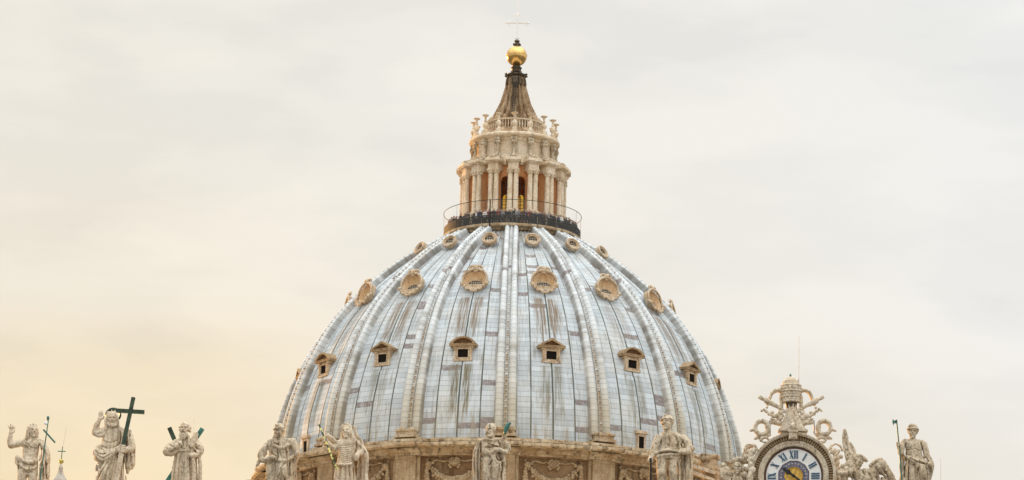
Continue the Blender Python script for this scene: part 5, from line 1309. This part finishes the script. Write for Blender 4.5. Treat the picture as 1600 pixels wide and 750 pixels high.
b = MB(); b.lathe([(17*cpx,cz(770)),(16*cpx,cz(771)),(16*cpx,-2.0),(0,-2.0)], 32); build('drum', b, M['lantern'], cu, 40)
b = MB(); b.sphere((0,0,cz(721)), 3.9*cpx, 24, 16); build('ball', b, M['olive_gold'], cu, 60)
b = MB(); b.tube([(0,0,cz(718)),(.06,0,cz(698))], .055, 6); zc_ = cz(705.3); b.tube([(-6.2*cpx,0,zc_),(6.2*cpx,0,zc_)], .055, 6); build('cross', b, M['verdigris'], cu)
b = MB(); b.tube([(.1,0,cz(699)),(.35,0,cz(668))], .022, 5); build('rod', b, M['rod'], cu)

# ------------------------------------------------------------------ visitors on the gallery
def person_mesh():
    s = Sculpt(-13, 13, -45, 3, 9, -9, .85)           # 40 units = 1.7 m
    s.loft([(-34,0,0,4.5,2.6),(-32,0,0,5.4,3.0),(-26,0,0,4.5,2.9),(-20,0,0,4.2,2.8),(-17,0,0,4.5,3.0)], k=1.5)
    s.tube([(0,-33,0,1.5),(0,-35.5,.2,1.4)],1); s.ell(0,-38.2,.3,2.3,2.9,2.5,0,.8); s.ell(0,-38.4,2.7,.45,.7,.7,0,.4); s.ell(0,-39.2,-.5,2.45,2.3,2.5,0,.6)
    for q in (-1, 1):
        s.tube([(q*2.3,-19,0,2.3),(q*2.4,-10,.3,1.8),(q*2.5,-1.5,-.2,1.2)],1); s.tube([(q*2.5,-1.2,0,1.1),(q*2.7,-.9,2.6,1.0)],.8)
        s.tube([(q*5.1,-32,0,1.5),(q*6.0,-26,.3,1.3),(q*5.2,-23.5,3.6,1.0)],1); s.tube([(q*5.2,-23.5,3.6,1.0),(q*4.8,-23.4,4.6,.9)],.5)
        for j in range(4): s.tube([(q*4.3+q*j*.45,-23.6,4.8,.30),(q*4.2+q*j*.45,-23.3,5.8,.26)],.2)
    v, f = s.mesh(); sc = 1.7/40.5; v = v*sc
    me = bpy.data.meshes.new('person'); me.from_pydata([tuple(p) for p in v], [], [tuple(q) for q in f.tolist()])
    for nm, cl_ in (('skin',(.50,.32,.23)),('hair',(.035,.024,.018)),('top',(.05,.05,.06)),('trousers',(.035,.04,.06))): me.materials.append(plain('person_'+nm, cl_, .8))
    for p in me.polygons:
        c = p.center; z = c.z/sc; y = -c.y/sc; p.use_smooth = True
        p.material_index = (1 if (z > 39.6 or (y < -.2 and z > 37)) else 0) if z > 34.6 else (0 if (y > 3.2 and 22 < z < 25) else (2 if z > 18.5 else 3))
    me.update(); return me
pm = person_mesh()
TOPS = [('black', (.018,.018,.02)), ('dark brown', (.06,.035,.025)), ('white', (.65,.62,.58)), ('grey', (.22,.22,.22)), ('teal', (.03,.09,.10)), ('maroon', (.16,.03,.03)), ('navy', (.02,.03,.07))]
topm = [plain('top_'+n.replace(' ', '_'), c, .85, 0, .2, 6) for n, c in TOPS]
rp = random.Random(12); first = None
uniq = {}
for i in range(84):
    a = -1.46+2.92*(i+.5)/84+rp.uniform(-.025,.025); R = rp.choice((7.85, 7.75, 7.4)); sc = rp.uniform(.95, 1.10)
    ti = rp.choice((0,0,0,0,0,1,1,1,2,3,3,5,6,6,6,4) if i % 3 else (0,0,1,6))
    o = bpy.data.objects.new('person', pm); C.objects.link(o)
    A = PHI0+a; o.location = (R*math.sin(A), -R*math.cos(A), 112.39); o.scale = (sc,sc,sc); o.rotation_euler = (0,0,A+rp.uniform(-.5,.5))
    o.material_slots[2].link = 'OBJECT'; o.material_slots[2].material = topm[ti]
    tag(o, f'small distant visitor in {TOPS[ti][0]} top among the crowd behind the gallery railing', 'person', f'visitors in {TOPS[ti][0]} on the lantern gallery')

# ------------------------------------------------------------------ church front below the frame, ground
zt = min(o.location.z for o in bpy.data.objects if o.name.startswith('statue'))-1.4
fc = empty('facade', (0, -133, 0), 0, 'broad travertine church front carrying the statues and the clock', 'building')
b = MB(); b.box(-58, 58, 0, 20, 0, zt-4.2); build('wall', b, M['lantern'], fc)
b = MB(); b.box(-58.4, 58.4, -.6, 20.2, zt-4.2, zt-3.4); b.box(-59, 59, -1.6, 20.4, zt-3.4, zt-2.9); b.box(-58.2, 58.2, -.4, 20, zt-14, zt-13); b.box(-59, 59, -1.8, 20, zt-13, zt-12.3); build('cornice', b, M['lantern'], fc)
for i in range(9):
    x = -50+12.5*i; b = MB(); b.box(x-1.4, x+1.4, -.06, .3, zt-11, zt-6.5); w = build('window', b, M['dark'], fc)
    b = MB(); b.hull([(x-1.9,zt-11.4),(x+1.9,zt-11.4),(x+1.9,zt-6),(x-1.9,zt-6)], [(x-1.4,zt-11),(x+1.4,zt-11),(x+1.4,zt-6.5),(x-1.4,zt-6.5)], -.25, -.002); build('frame', b, M['lantern'], w)
for i in range(10):
    x = -56.2+12.5*i; b = MB(); b.box(x-1.3, x+1.3, -.5, -.002, 4, zt-14.01); build('pilaster', b, M['lantern'], fc)
b = MB(); n = 116
for i in range(n): b.lathe([(.16,zt-2.7),(.22,zt-2.2),(.10,zt-1.4),(.16,zt-.95)], 8, M=Matrix.Translation((-57.5+i, -.9, 0)))
b.box(-58.6,58.6,-1.25,-.55,zt-2.9,zt-2.7); b.box(-58.6,58.6,-1.2,-.6,zt-.95,zt-.7); build('balustrade', b, M['lantern'], fc, 40)
for o in list(bpy.data.objects):
    if (o.name.startswith(('statue','angel_statue','clock','chimney_pier'))) and o.parent is None and o.type == 'EMPTY':
        hw = 1.6 if not o.name.startswith('clock') else 5
        b = MB(); b.box(-hw, hw, -1.5, 1.5, -(o.location.z-zt)-2.9, -1.2 if o.name.startswith('statue') else -.2); build('pedestal', b, M['lantern'], o)
b = MB(); b.box(-70, 70, -113, -32, 0, 38); nb = build('nave', b, M['lantern']); tag(nb, 'long stone body of the church between front and dome', 'building')
b = MB(); b.box(-75, 75, -31.9, 70, 0, 46); nb = build('transept', b, M['lantern']); tag(nb, 'square stone crossing block carrying the dome', 'building')
t = NT('piazza_paving'); p = t.pos(); br = t.N.new('ShaderNodeTexBrick'); t.L.new(p, br.inputs['Vector']); br.inputs['Scale'].default_value = 1.2
br.inputs['Color1'].default_value = (.13,.115,.10,1); br.inputs['Color2'].default_value = (.16,.145,.12,1); br.inputs['Mortar'].default_value = (.12,.11,.10,1)
t.done(t.mix(t.ramp(t.noise(p,.02,4),.3,.7), br.outputs[0], (.15,.13,.11)), .85)
b = MB(); b.box(-30000, 30000, -30000, 30000, -.6, 0); g = build('ground', b, t.mat); tag(g, 'paved ground', 'ground', None, 'structure')
